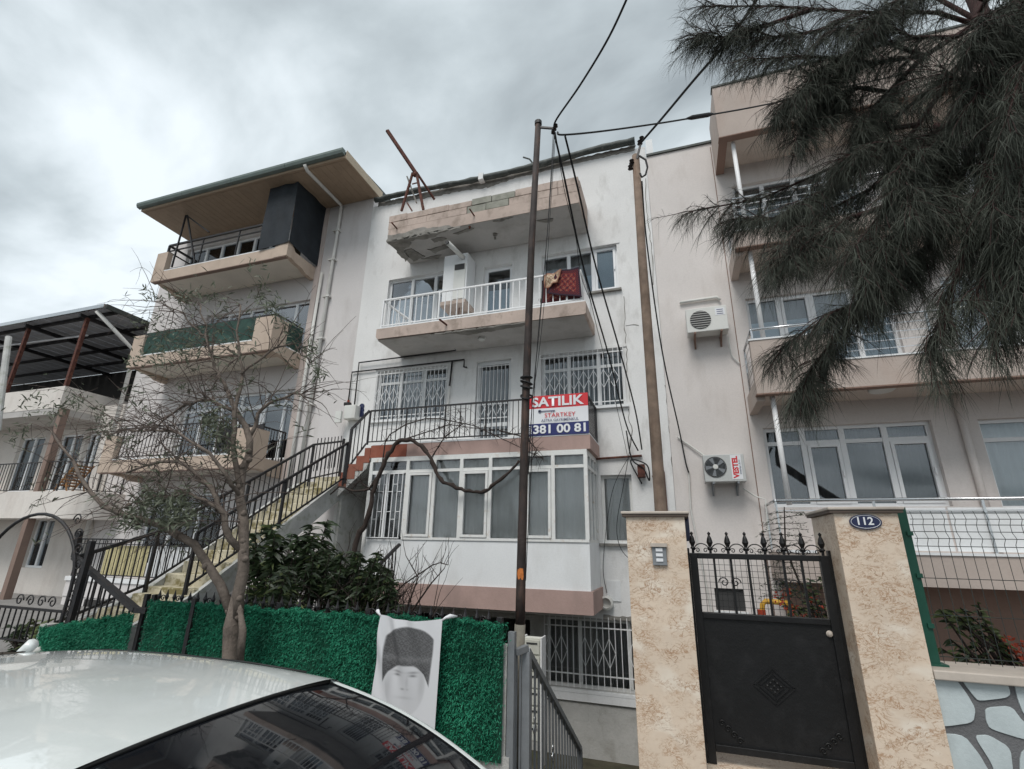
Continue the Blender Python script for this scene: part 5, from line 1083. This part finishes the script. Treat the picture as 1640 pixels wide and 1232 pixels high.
rug('rug', 'red rug draped inside the white balcony rail below the others', (at(866, 487, 9.2), at(930, 478, 9.2), at(868, 450, 9.15), at(928, 440, 9.15)), ((.24, .04, .035), (.07, .03, .04), (.36, .18, .12)), 8)
# ------------------------------------------------------------------ parked white car
C = thing('parked_car', 'white car parked at the kerb with dark rear window', 'car', (-2.6, 1.55, -.42)); yc = 1.53
def loft(rings, name, m, closed=True, parent=C, caps=True):
    n = len(rings[0]); v = [p for r in rings for p in r]; f = []
    for i in range(len(rings) - 1):
        for k_ in range(n if closed else n - 1): f.append((i * n + k_, i * n + (k_ + 1) % n, (i + 1) * n + (k_ + 1) % n, (i + 1) * n + k_))
    b = MB().add(v, f)
    if caps and closed: b.f += [tuple(range(n)), tuple((len(rings) - 1) * n + k_ for k_ in range(n))]
    o = b.build(name, m, parent, True); s = o.modifiers.new('sub', 'SUBSURF'); s.levels = 2; s.render_levels = 2; return o
# lower body: stations (x, half width, floor z, belt z)
body = []
for x, hw, z0, z1, rr in ((-5.02, .62, -.12, .10, .1), (-4.98, .74, -.20, .26, .1), (-4.6, .85, -.22, .40, .1), (-4.0, .89, -.22, .50, .1), (-3.2, .90, -.22, .55, .1), (-2.0, .90, -.22, .58, .1), (-1.0, .89, -.22, .615, .1), (-.62, .875, -.20, .625, .1), (-.35, .83, -.16, .605, .1), (-.22, .74, -.08, .50, .1), (-.19, .60, .0, .34, .1)):
    body.append([(x, yc - hw * .96, z0), (x, yc - hw, z0 + (z1 - z0) * .35), (x, yc - hw * .985, z0 + (z1 - z0) * .75), (x, yc - hw * .90, z1 - .02), (x, yc - hw * .5, z1 + .015), (x, yc, z1 + .02), (x, yc + hw * .5, z1 + .015), (x, yc + hw * .90, z1 - .02), (x, yc + hw * .985, z0 + (z1 - z0) * .75), (x, yc + hw, z0 + (z1 - z0) * .35), (x, yc + hw * .96, z0), (x, yc, z0 - .02)])
loft(body, 'body', 'car_paint')
RZ = lambda x: 1.065 - .030 * (x + 2.35) ** 2 - (.012 * max(0, -(x + 2.9)) ** 2) * 4 - .02 * max(0, x + 1.9)
xs = [-3.72, -3.5, -3.1, -2.6, -2.1, -1.75, -1.555]
def rroof(x):
    z = RZ(x); out = []
    for a, dz in ((-.735, -.135), (-.70, -.075), (-.655, -.042), (-.60, -.026), (-.3, -.006), (0, 0), (.3, -.006), (.60, -.026), (.655, -.042), (.70, -.075), (.735, -.135)): out.append((x, yc + a * (1 if x < -1.8 else 1 - .03 * (x + 1.8)), z + dz))
    return out
loft([rroof(x) for x in xs], 'roof', 'car_paint', closed=False)
# ditch line between roof and pillar
for s in (-1, 1): MB().tube([(x, yc + s * .672, RZ(x) - .046) for x in xs[:-1]], .005, 6).build('roof_moulding', 'car_trim', C, True)
# rear window: header to parcel shelf, bowed in both directions
def gl(x0, z0, w0, x1, z1, w1, name, bow=.10, mat_='car_glass', dirx=1):
    nu, nv = 14, 10; v = []
    for i in range(nu):
        u = i / (nu - 1) * 2 - 1
        for j in range(nv):
            q = j / (nv - 1); hw = w0 + (w1 - w0) * q
            v.append((x0 + (x1 - x0) * q - dirx * bow * u * u * (.35 + .65 * q), yc + u * hw, z0 + (z1 - z0) * q + .05 * math.sin(q * math.pi) - .03 * u * u * (1 - q) - .012 * u * u))
    idx = np.arange(nu * nv).reshape(nu, nv); F = np.stack([idx[:-1, :-1], idx[1:, :-1], idx[1:, 1:], idx[:-1, 1:]], -1).reshape(-1, 4)
    return obj_np(name, v, F, mat_, C, True), np.array(v).reshape(nu, nv, 3)
g, V3 = gl(-1.545, 1.030, .625, -.63, .655, .735, 'rear_window')
gl(-3.73, 1.00, .62, -4.35, .55, .74, 'windscreen', dirx=-1)
# painted pillars along both edges of the rear window, down to the shoulder
for s, e in ((-1, 0), (1, -1)):
    E_ = V3[e]; rings = []
    for k_ in range(len(E_)):
        p = E_[k_]; q = k_ / (len(E_) - 1)
        rings.append([(p[0] + .004, p[1] - s * .012, p[2] + .006), (p[0] - .01, p[1] + s * .030, p[2] + .012), (p[0] - .03, p[1] + s * (.058 + .03 * q), p[2] - .03), (p[0] - .14, p[1] + s * (.085 + .04 * q), p[2] - .16 + .08 * q)])
    loft(rings, 'rear_pillar', 'car_paint', closed=False)
    # side glass and door frame
    MB().add([(-3.9, yc + s * .80, .56), (-1.2, yc + s * .82, .60), (-1.55, yc + s * .735, .93), (-3.6, yc + s * .725, .90)], [(0, 1, 2, 3)]).build('side_window', 'car_glass', C)
    for x in (-2.55,): MB().bar((x, yc + s * .825, .57), (x + .02, yc + s * .735, .95), .07, .02).build('door_pillar', 'car_trim', C)
    MB().tube([(-4.35, yc + s * .74, .54), (-3.73, yc + s * .66, .985)], .035, 8).build('front_pillar', 'car_paint', C, True)
    MB().box(-.30, -.20, yc + s * .55 - .12, yc + s * .55 + .12, .36, .50).build('tail_lamp', 'lamp_red', C, bevel=.02)
    MB().box(-5.0, -4.93, yc + s * .55 - .12, yc + s * .55 + .12, .12, .24).build('headlight', 'sign_white', C, bevel=.02)
    for x in (-4.15, -1.15):
        w_ = MB().lathe((x, yc + s * .80, -.12), [(.30, -.09), (.315, -.05), (.315, .05), (.30, .09)], 24, 'y').build('wheel', 'tyre', C)
        MB().lathe((x, yc + s * .895, -.12), [(.20, 0), (.18, .015 * s), (.05, .02 * s)], 20, 'y').build('rim', 'alloy', w_)
MB().tube([tuple(V3[i, 0] + np.array([.0, 0, .004])) for i in range(14)], .007, 6).build('header_seal', 'car_trim', C, True)
MB().tube([tuple(V3[i, -1] + np.array([.0, 0, .004])) for i in range(14)], .010, 6).build('lower_seal', 'car_trim', C, True)
MB().box(-.215, -.185, yc - .26, yc + .26, .22, .33).build('number_plate', 'sign_white', C)

# ------------------------------------------------------------------ vegetation
def leafmesh(name, P, D, ln, wd, m, parent, seg=2, droop=.15):
    v, f = blades(P, D, ln, wd, seg, droop); return obj_np(name, v, f, m, parent)
def tubes(name, lines, m, parent, n=4):
    """many thin twigs in one part; lines = list of (points, r0, r1)"""
    b = MB()
    for P_, r0, r1 in lines:
        k_ = len(P_); b.tube(P_, [r0 + (r1 - r0) * i / (k_ - 1) for i in range(k_)], n, cap=False)
    v = np.array(b.v); f = np.array(b.f); return obj_np(name, v, f, m, parent, True)
def twig(p, d, L_, droop, n=6, wob=.12):
    P_ = [Vector(p)]; d = Vector(d).normalized()
    for i in range(n):
        d = (d + Vector((random.gauss(0, wob), random.gauss(0, wob), random.gauss(0, wob) - droop))).normalized(); P_.append(P_[-1] + d * (L_ / n))
    return P_
def resample(P_, n):
    P_ = [Vector(p) for p in P_]; out = []
    for i in range(n):
        t_ = i / (n - 1) * (len(P_) - 1); a = min(int(t_), len(P_) - 2); out.append(P_[a].lerp(P_[a + 1], t_ - a))
    return out
# --- pruned street tree with sparse narrow leaves
T = thing('street_tree', 'gnarled street tree with a forked trunk, bare twigs and sparse narrow leaves', 'tree', at(370, 1190, 4.15))
Yt = 4.15
tr = MB().tube([at(368, 1200, Yt), at(371, 1120, Yt), at(368, 1060, Yt), at(372, 1005, Yt), at(378, 955, Yt)], [.105, .084, .068, .080, .045], 12)
tr.tube([at(384, 1060, Yt - .05), at(389, 1010, Yt - .06), at(383, 965, Yt)], [.036, .034, .016], 9)
limbs = [([(377, 985, 0), (390, 930, 0), (389, 870, .02), (385, 800, .05), (384, 760, .08), (399, 725, .1), (396, 690, .12), (376, 655, .15), (362, 625, .2)], .060, .026),
         ([(374, 985, 0), (345, 920, -.05), (318, 880, -.1), (285, 858, -.15), (250, 838, -.2), (215, 832, -.2), (175, 818, -.15), (140, 785, -.1), (126, 750, 0), (105, 725, .1), (78, 690, .2)], .048, .013),
         ([(386, 880, 0), (362, 848, -.1), (352, 812, -.15), (343, 785, -.2), (322, 770, -.2), (300, 748, -.2), (255, 738, -.25), (205, 755, -.3)], .036, .012),
         ([(385, 780, .05), (372, 720, 0), (378, 660, 0), (386, 600, .1), (381, 545, .15), (386, 490, .2)], .032, .010),
         ([(397, 700, .12), (425, 650, .2), (470, 628, .3), (505, 640, .4)], .024, .008),
         ([(376, 655, .15), (335, 640, .1), (290, 652, .0), (240, 690, -.1)], .022, .008),
         ([(362, 625, .2), (342, 585, .2), (330, 540, .25), (322, 490, .3)], .024, .008),
         ([(386, 800, .05), (362, 760, -.2), (330, 720, -.3), (280, 690, -.3), (200, 690, -.3)], .024, .008),
         ([(386, 600, .1), (430, 560, .2), (470, 550, .3), (498, 580, .35)], .016, .006),
         ([(330, 540, .25), (290, 500, .3), (250, 480, .3)], .014, .005),
         ([(352, 812, -.15), (300, 790, -.3), (240, 800, -.4), (190, 815, -.4)], .020, .007)]
ends = []
for L_, r0, r1 in limbs:
    P_ = resample([at(x, y, Yt + d_) for x, y, d_ in L_], 14); P_ = [p + Vector((random.gauss(0, .012), random.gauss(0, .012), random.gauss(0, .012))) for p in P_]
    tr.tube(P_, [r0 + (r1 - r0) * i / 13 for i in range(14)], 8); ends.append(P_)
for k_ in range(26):
    i = random.randint(0, 8); p = ends[random.choice((0, 0, 1))][i]; tr.lathe(tuple(p + Vector((random.gauss(0, .03), -.02, random.gauss(0, .05)))), [(.005, -.035), (.03, -.015), (.034, .01), (.012, .035)], 7)
tr.build('trunk', 'bark', T, True)
lines = []; LP, LD = [], []
for li, P_ in enumerate(ends):
    nt_ = (16, 46, 44, 38, 28, 34, 30, 42, 22, 20, 32)[li]
    for k_ in range(nt_):
        i = random.randint(4 if li < 2 else 2, 13); p = P_[i]
        d = Vector((random.gauss(-.55 if li not in (4, 8) else .4, .55), random.gauss(0, .5), random.gauss(.35, .5)))
        Lt = random.uniform(.3, 1.0); Q = twig(p, d, Lt, random.uniform(.03, .17)); lines.append((Q, random.uniform(.004, .008), .0018))
        for _ in range(random.randint(0, 3)):
            j = random.randint(1, 5); Q2 = twig(Q[j], Vector((random.gauss(-.3, .6), random.gauss(0, .5), random.gauss(.1, .5))), random.uniform(.15, .45), random.uniform(.03, .2)); lines.append((Q2, .003, .0013))
            if random.random() < .32:
                for _ in range(random.randint(3, 7)): LP.append(Q2[random.randint(3, 6)]); LD.append((random.gauss(0, .7), random.gauss(0, .7), random.gauss(.1, .6)))
for k_ in range(70):     # long whips sweeping out to the left
    P_ = ends[random.choice((2, 5, 7, 7, 5, 6, 3))]; p = P_[random.randint(3, 13)]
    Q = twig(p, (-1, random.gauss(0, .35), random.uniform(-.1, .75)), random.uniform(.7, 1.5), random.uniform(.02, .10), 9, .09); lines.append((Q, random.uniform(.004, .007), .0015))
    for j in (4, 6, 7): lines.append((twig(Q[j], (-.8, random.gauss(0, .5), random.gauss(.1, .6)), random.uniform(.2, .5), .05, 5, .12), .003, .0012))
tubes('twigs', lines, 'twig', T, 3)['kind'] = 'stuff'
for x, y, n, sp in ((300, 475, 40, 26), (345, 482, 30, 22), (420, 478, 45, 26), (440, 500, 25, 20), (498, 560, 26, 16), (508, 595, 20, 12), (262, 560, 30, 26), (235, 520, 22, 26), (240, 470, 12, 14), (350, 690, 110, 26), (335, 668, 40, 16), (372, 722, 40, 18), (300, 560, 40, 26), (260, 580, 28, 20), (60, 648, 34, 26), (30, 690, 24, 20), (92, 662, 24, 18), (125, 640, 26, 18), (165, 690, 26, 18), (215, 582, 20, 18), (240, 800, 110, 24), (212, 830, 90, 24), (282, 806, 90, 24), (300, 832, 60, 20), (265, 835, 60, 22), (180, 700, 18, 22), (410, 430, 10, 20), (375, 560, 20, 20), (160, 660, 16, 16), (465, 520, 16, 18)):
    for k_ in range(int(n * 2.2)):
        LP.append(at(random.gauss(x, sp * .55), random.gauss(y, sp * .5), Yt + random.gauss(0 if y < 760 else -.3, .16))); LD.append((random.gauss(0, .7), random.gauss(0, .6), random.gauss(.15, .6)))
n = len(LP); leafmesh('crown', np.array(LP), np.array(LD), rng.uniform(.055, .11, n), rng.uniform(.014, .023, n), 'olive_leaf', T)
# --- casuarina-like tree drooping in from the right
K = thing('drooping_tree', 'dark feathery tree with drooping needle foliage hanging in from the right', 'tree', (5.3, 3.9, -.3))
tk = MB().tube([(5.4, 3.9, -.4), (5.25, 3.95, 2.2), at(1760, 300, 4.0), at(1660, 140, 4.2), at(1580, 40, 4.5), at(1520, -90, 4.8)], [.17, .14, .11, .085, .065, .05], 12)
br = [[(1580, 45, 4.5), (1500, 20, 4.4), (1380, 20, 4.2), (1240, 10, 4.1), (1130, 10, 4.0)], [(1560, 40, 4.5), (1480, 90, 4.3), (1400, 100, 4.1), (1290, 90, 4.0), (1200, 95, 3.9)],
      [(1580, 60, 4.4), (1520, 120, 4.5), (1430, 190, 4.6), (1330, 270, 4.6), (1220, 318, 4.5), (1110, 338, 4.4)], [(1540, 100, 4.5), (1470, 200, 4.4), (1400, 300, 4.3), (1320, 340, 4.2), (1250, 400, 4.1)],
      [(1560, 80, 4.4), (1530, 180, 4.2), (1480, 280, 4.1), (1420, 330, 4.0), (1350, 420, 3.9)], [(1600, 120, 4.2), (1560, 230, 4.3), (1480, 400, 4.4), (1380, 480, 4.5), (1290, 530, 4.5), (1250, 560, 4.5)],
      [(1560, 230, 4.3), (1500, 380, 4.2), (1430, 470, 4.1), (1330, 500, 4.1)], [(1600, 150, 4.1), (1590, 280, 4.0), (1540, 420, 3.9), (1510, 500, 3.9), (1490, 560, 3.9)], [(1640, 150, 4.0), (1630, 260, 3.9), (1600, 380, 3.8), (1560, 480, 3.8)],
      [(1620, 60, 4.2), (1650, 140, 3.9), (1620, 240, 3.7), (1590, 330, 3.6)], [(1700, 200, 3.9), (1660, 330, 3.8), (1640, 450, 3.7), (1600, 520, 3.7)], [(1560, 30, 4.5), (1470, -20, 4.6), (1340, -60, 4.6), (1200, -60, 4.5)],
      [(1600, 40, 4.4), (1640, -20, 4.0), (1600, 60, 3.7), (1560, 160, 3.6)], [(1480, 90, 4.3), (1420, 150, 4.2), (1380, 200, 4.1)], [(1400, 300, 4.3), (1440, 260, 4.0), (1460, 330, 3.8)], [(1400, 100, 4.2), (1330, 130, 4.1), (1260, 160, 4.0)], [(1650, 100, 4.0), (1700, 30, 3.8), (1640, 100, 3.5), (1610, 200, 3.4)], [(1540, 420, 3.9), (1580, 380, 3.8), (1620, 420, 3.7)],
      [(1430, 190, 4.6), (1380, 240, 4.4), (1330, 300, 4.3), (1270, 330, 4.2)], [(1500, 200, 4.2), (1520, 260, 4.0), (1500, 330, 3.9)], [(1480, 400, 4.4), (1440, 420, 4.2), (1400, 400, 4.1)], [(1600, 20, 4.4), (1530, 60, 4.1), (1460, 60, 4.0), (1400, 30, 3.9), (1330, 50, 3.9)], [(1580, 0, 4.3), (1500, -30, 4.1), (1420, 10, 3.9), (1380, 60, 3.8)], [(1640, 60, 4.1), (1620, 120, 3.9), (1560, 140, 3.8), (1520, 120, 3.8)], [(1560, 180, 4.3), (1480, 220, 4.1), (1420, 230, 4.0), (1360, 250, 4.0)], [(1680, 180, 3.8), (1640, 260, 3.6), (1630, 340, 3.6), (1650, 430, 3.6)], [(1700, 20, 3.9), (1650, 40, 3.6), (1600, 30, 3.5), (1560, 60, 3.5)], [(1540, 300, 4.2), (1460, 350, 4.0), (1410, 400, 3.9), (1390, 450, 3.9)], [(1380, 20, 4.2), (1310, 50, 4.1), (1240, 60, 4.0), (1180, 40, 4.0)], [(1340, 270, 4.6), (1310, 330, 4.5), (1240, 350, 4.4), (1180, 350, 4.4)], [(1480, 90, 4.3), (1400, 60, 4.2), (1320, 110, 4.1), (1250, 180, 4.0)], [(1440, 150, 4.4), (1370, 140, 4.3), (1310, 170, 4.2), (1280, 220, 4.1)], [(1470, 200, 4.4), (1400, 210, 4.3), (1350, 170, 4.2), (1300, 120, 4.1)], [(1560, 120, 4.3), (1520, 200, 4.0), (1470, 240, 3.9), (1430, 300, 3.9)], [(1420, 330, 4.0), (1360, 350, 4.1), (1300, 390, 4.1), (1250, 420, 4.1)], [(1600, 100, 4.2), (1560, 180, 4.0), (1580, 260, 3.8), (1560, 340, 3.8)], [(1300, 15, 4.1), (1230, 40, 4.0), (1160, 60, 4.0), (1120, 60, 4.0)], [(1570, 20, 4.4), (1600, -40, 4.2), (1640, -20, 4.0), (1660, 20, 3.9)], [(1560, 30, 4.3), (1590, 20, 4.1), (1620, 10, 3.9), (1650, 40, 3.8)], [(1400, 480, 4.4), (1340, 540, 4.4), (1300, 590, 4.4), (1285, 620, 4.4)]]
NP, ND, NL, SC = [], [], [], []; tl = []
for bi, B_ in enumerate(br):
    P_ = resample([at(*q) for q in B_], 26)
    tk.tube(P_, [.020 * (1 - i / 26) + .005 for i in range(26)], 6, cap=False)
    for i in range(4, 26):
        tan = (P_[min(i + 1, 25)] - P_[i - 1]).normalized(); dens = 5 if i > 7 else 2
        for _ in range(dens):
            d = tan * random.uniform(.5, 1.1) + Vector((random.gauss(0, .45), random.gauss(0, .45), random.gauss(-.15, .3)))
            Q = twig(P_[i], d, random.uniform(.15, .42), random.uniform(.08, .2), 5, .1); tl.append((Q, .005, .002))
            for j in range(1, 6):
                dd = (Q[j] - Q[j - 1]).normalized()
                for _ in range(7):
                    NP.append(Q[j].lerp(Q[j - 1], random.random())); ND.append(dd * random.uniform(.5, 1.2) + Vector((random.gauss(0, .55), random.gauss(0, .55), random.gauss(-.12, .45)))); NL.append(random.uniform(.07, .20))
tk.build('trunk', 'casu_bark', K, True)
tubes('twigs', tl, 'casu_bark', K, 3)['kind'] = 'stuff'
NP, ND = np.array(NP), np.array(ND); print('needles', len(NP))
leafmesh('crown', NP, ND, np.array(NL), np.full(len(NP), .0027), 'needle', K, 3, .55)
# --- shrubs in the sunken garden
def shrub(name, label, base, rosettes, Y, m, ln, wd, n_leaf, stem='vine_bark', grp=None, light=0.0, jit=.25):
    t = thing(name, label, 'shrub', base, grp); lines = []; A, B_ = [], []
    for x, y in rosettes:
        e = at(x, y, Y + random.uniform(-jit, jit)); b0 = Vector(base); mid = b0.lerp(e, .55) + Vector((random.gauss(0, .08), random.gauss(0, .08), .15))
        lines.append((resample([b0, mid, e], 8), .016, .006))
        for _ in range(n_leaf):
            an = random.random() * 6.28; A.append(e - (e - mid).normalized() * random.uniform(0, .22)); B_.append((math.cos(an), math.sin(an), random.uniform(-.35, .8)))
    tubes('stems', lines, stem, t, 5); n = len(A); A, B_ = np.array(A), np.array(B_)
    k_ = rng.random(n) < light
    for nm, mm, s in (('foliage', m, ~k_), ('pale_foliage', 'shrub_leaf_light', k_)):
        if s.sum(): leafmesh(nm, A[s], B_[s], rng.uniform(ln * .7, ln * 1.15, s.sum()), rng.uniform(wd * .7, wd * 1.1, s.sum()), mm, t, 3, .35)
    return t
R2 = lambda x0, x1, y0, y1, n: [(random.uniform(x0, x1), random.uniform(y0, y1)) for _ in range(n)]
shrub('loquat_shrub', 'large leaved green shrub growing under the stone stair', (-6.0, 6.5, -1.95), R2(400, 475, 835, 970, 44) + R2(440, 530, 845, 930, 34) + [(500, 840), (525, 832), (410, 880)], 6.4, 'shrub_leaf', .20, .050, 20, light=.05)
shrub('laurel_shrub', 'dense dark shrub behind the hedge mat beside the bare twigs', (-4.9, 6.2, -1.95), R2(450, 635, 900, 990, 110) + R2(490, 610, 880, 930, 34), 6.0, 'shrub_leaf', .13, .032, 26, light=.04)
shrub('oleander_shrub', 'shrub with some yellow green leaves right of the tree trunk', (-5.2, 5.4, -1.0), R2(395, 480, 915, 985, 26), 5.4, 'shrub_leaf', .16, .036, 18, light=.22)
t = thing('bare_bush', 'leafless thicket of dark twigs in front of the veranda door', 'shrub', (-4.3, 6.3, -1.9)); lines = []
for _ in range(120):
    p = at(random.gauss(590, 45), 1000, 6.3 + random.gauss(0, .3)); lines.append((twig(p, (random.gauss(.1, .35), random.gauss(0, .3), 1), random.uniform(.5, 1.15), .02, 6, .12), .007, .002))
for q in ([(655, 985), (690, 935), (712, 910)], [(650, 980), (670, 925), (650, 890)], [(600, 990), (640, 940), (700, 900), (718, 905)], [(560, 960), (548, 920), (560, 870)]):
    P_ = resample([at(*k_, 6.2) for k_ in q], 9); lines.append((P_, .016, .006))
    for i in range(3, 9): lines.append((twig(P_[i], (random.gauss(.3, .4), 0, .8), .35, .0, 5), .005, .002))
tubes('twigs', lines, 'vine_bark', t, 3)['kind'] = 'stuff'
# vine climbing to the balcony
t = thing('grape_vine', 'twisted brown vine trunk looping in front of the veranda windows', 'vine', at(570, 985, 8.8))
vp = [(566, 1020), (567, 905), (572, 862), (590, 830), (598, 790), (606, 762), (622, 728), (636, 708), (655, 703), (678, 716), (692, 740), (702, 765), (722, 778), (748, 786), (768, 790), (790, 778), (812, 760), (832, 738)]
P_ = resample([at(x, y, 8.80) for x, y in vp], 60); P_ = [p + Vector((random.gauss(0, .014), random.gauss(0, .014), random.gauss(0, .014))) for p in P_]
MB().tube(P_, [.058 - .030 * i / 59 + random.uniform(-.010, .010) for i in range(60)], 9).tube(resample([at(x, y, 8.78) for x, y in ((604, 765), (590, 785), (565, 787), (545, 778), (520, 800))], 14), [.03 - .018 * i / 13 for i in range(14)], 7).build('trunk', 'vine_bark', t, True)
lines = []
for q in ([(612, 745), (618, 700), (650, 680), (690, 668), (760, 682), (832, 716), (870, 735)], [(640, 706), (690, 690), (720, 680), (790, 690)], [(690, 735), (712, 700), (740, 680), (735, 655)], [(600, 790), (575, 770), (560, 790)], [(800, 690), (840, 700), (860, 720), (850, 740)]):
    B_ = resample([at(x, y, 8.85) for x, y in q], 16); lines.append((B_, .016, .006))
    for i in range(2, 16):
        for _ in range(3): lines.append((twig(B_[i], (random.gauss(0, .6), random.gauss(0, .25), random.gauss(.1, .6)), random.uniform(.15, .5), .06, 5, .2), .005, .0018))
tubes('shoots', lines, 'vine_bark', t, 4)['kind'] = 'stuff'
# plants behind the gate and the mesh fence
def flowers(name, label, base, box, Y, n_ros, fl):
    t = shrub(name, label, base, R2(*box, n_ros), Y, 'shrub_leaf', .09, .03, 16, light=.5, jit=.4)
    A = np.array([at(random.uniform(fl[0], fl[1]), random.uniform(fl[2], fl[3]), Y - .3 + random.gauss(0, .15)) for _ in range(fl[4])]); A = np.repeat(A, 6, 0) + rng.normal(0, .02, (len(A) * 6, 3))
    leafmesh('flowers', A, rdir(len(A)) + np.array([0, -.3, .2]), .045, .022, 'flower_red', t)['kind'] = 'stuff'
flowers('flowering_shrub', 'shrub with orange red flowers seen through the gate', (1.75, 7.2, 0), (1240, 1330, 915, 990, 14)[:4], 7.2, 16, (1245, 1325, 935, 992, 14))
flowers('flowering_shrub', 'sparse yellowish shrub with red flowers behind the mesh fence', (2.9, 6.3, 0), (1500, 1600, 960, 1060), 6.3, 26, (1605, 1650, 1018, 1060, 14))
t = thing('young_conifer', 'thin young tree with level twigs behind the gate finials', 'tree', (1.62, 7.0, 0)); lines = [(resample([(1.62, 7.0, 0), at(1258, 880, 7.0), at(1256, 812, 7.0)], 10), .016, .006)]
for i in range(16):
    p = at(1257 + random.uniform(-1, 1), 820 + i * 9, 7.0)
    for s in (-1, 1): lines.append((twig(p, (s, random.gauss(0, .4), random.uniform(-.05, .15)), random.uniform(.12, .34), .03, 5, .1), .005, .002))
tubes('trunk', lines[:1], 'vine_bark', t, 6); tubes('twigs', lines[1:], 'vine_bark', t, 4)['kind'] = 'stuff'
A, B_ = [], []
for Q, *_ in lines[1:]:
    for _ in range(26): A.append(Q[random.randint(1, 5)] + Vector((random.gauss(0, .02),) * 3)); B_.append((random.gauss(0, .6), random.gauss(0, .6), random.gauss(.1, .4)))
leafmesh('crown', np.array(A), np.array(B_), rng.uniform(.025, .06, len(A)), .008, 'shrub_leaf', t)
shrub('garden_plant', 'bright green leafy plant at the foot of the arched gateway', (-8.3, 5.0, .0), R2(45, 78, 985, 1010, 9), 4.95, 'shrub_leaf_light', .10, .035, 14)
shrub('garden_plant', 'dark red and green plants behind the gate at the left edge', (-9.0, 5.2, .0), R2(0, 50, 1000, 1070, 22), 5.1, 'shrub_leaf', .10, .03, 14, light=.2)
# veranda entry railing
t = thing('entry_step_railing', 'short black railing by the veranda door above the twigs', 'railing', (-5.0, 8.4, 0))
a, b = at(640, 872, 8.7), at(594, 918, 8.0)
MB().bar(a, b, .05).build('handrail', 'black_iron', t); MB().bar(b, b - Vector((0, 0, .8)), .05).build('post', 'pipe_white', t)
for i in range(1, 8):
    p = a.lerp(b, i / 8); ubox('baluster', (p.x, p.y, p.z - .4), (.016, .016, .8), 'black_iron', t)
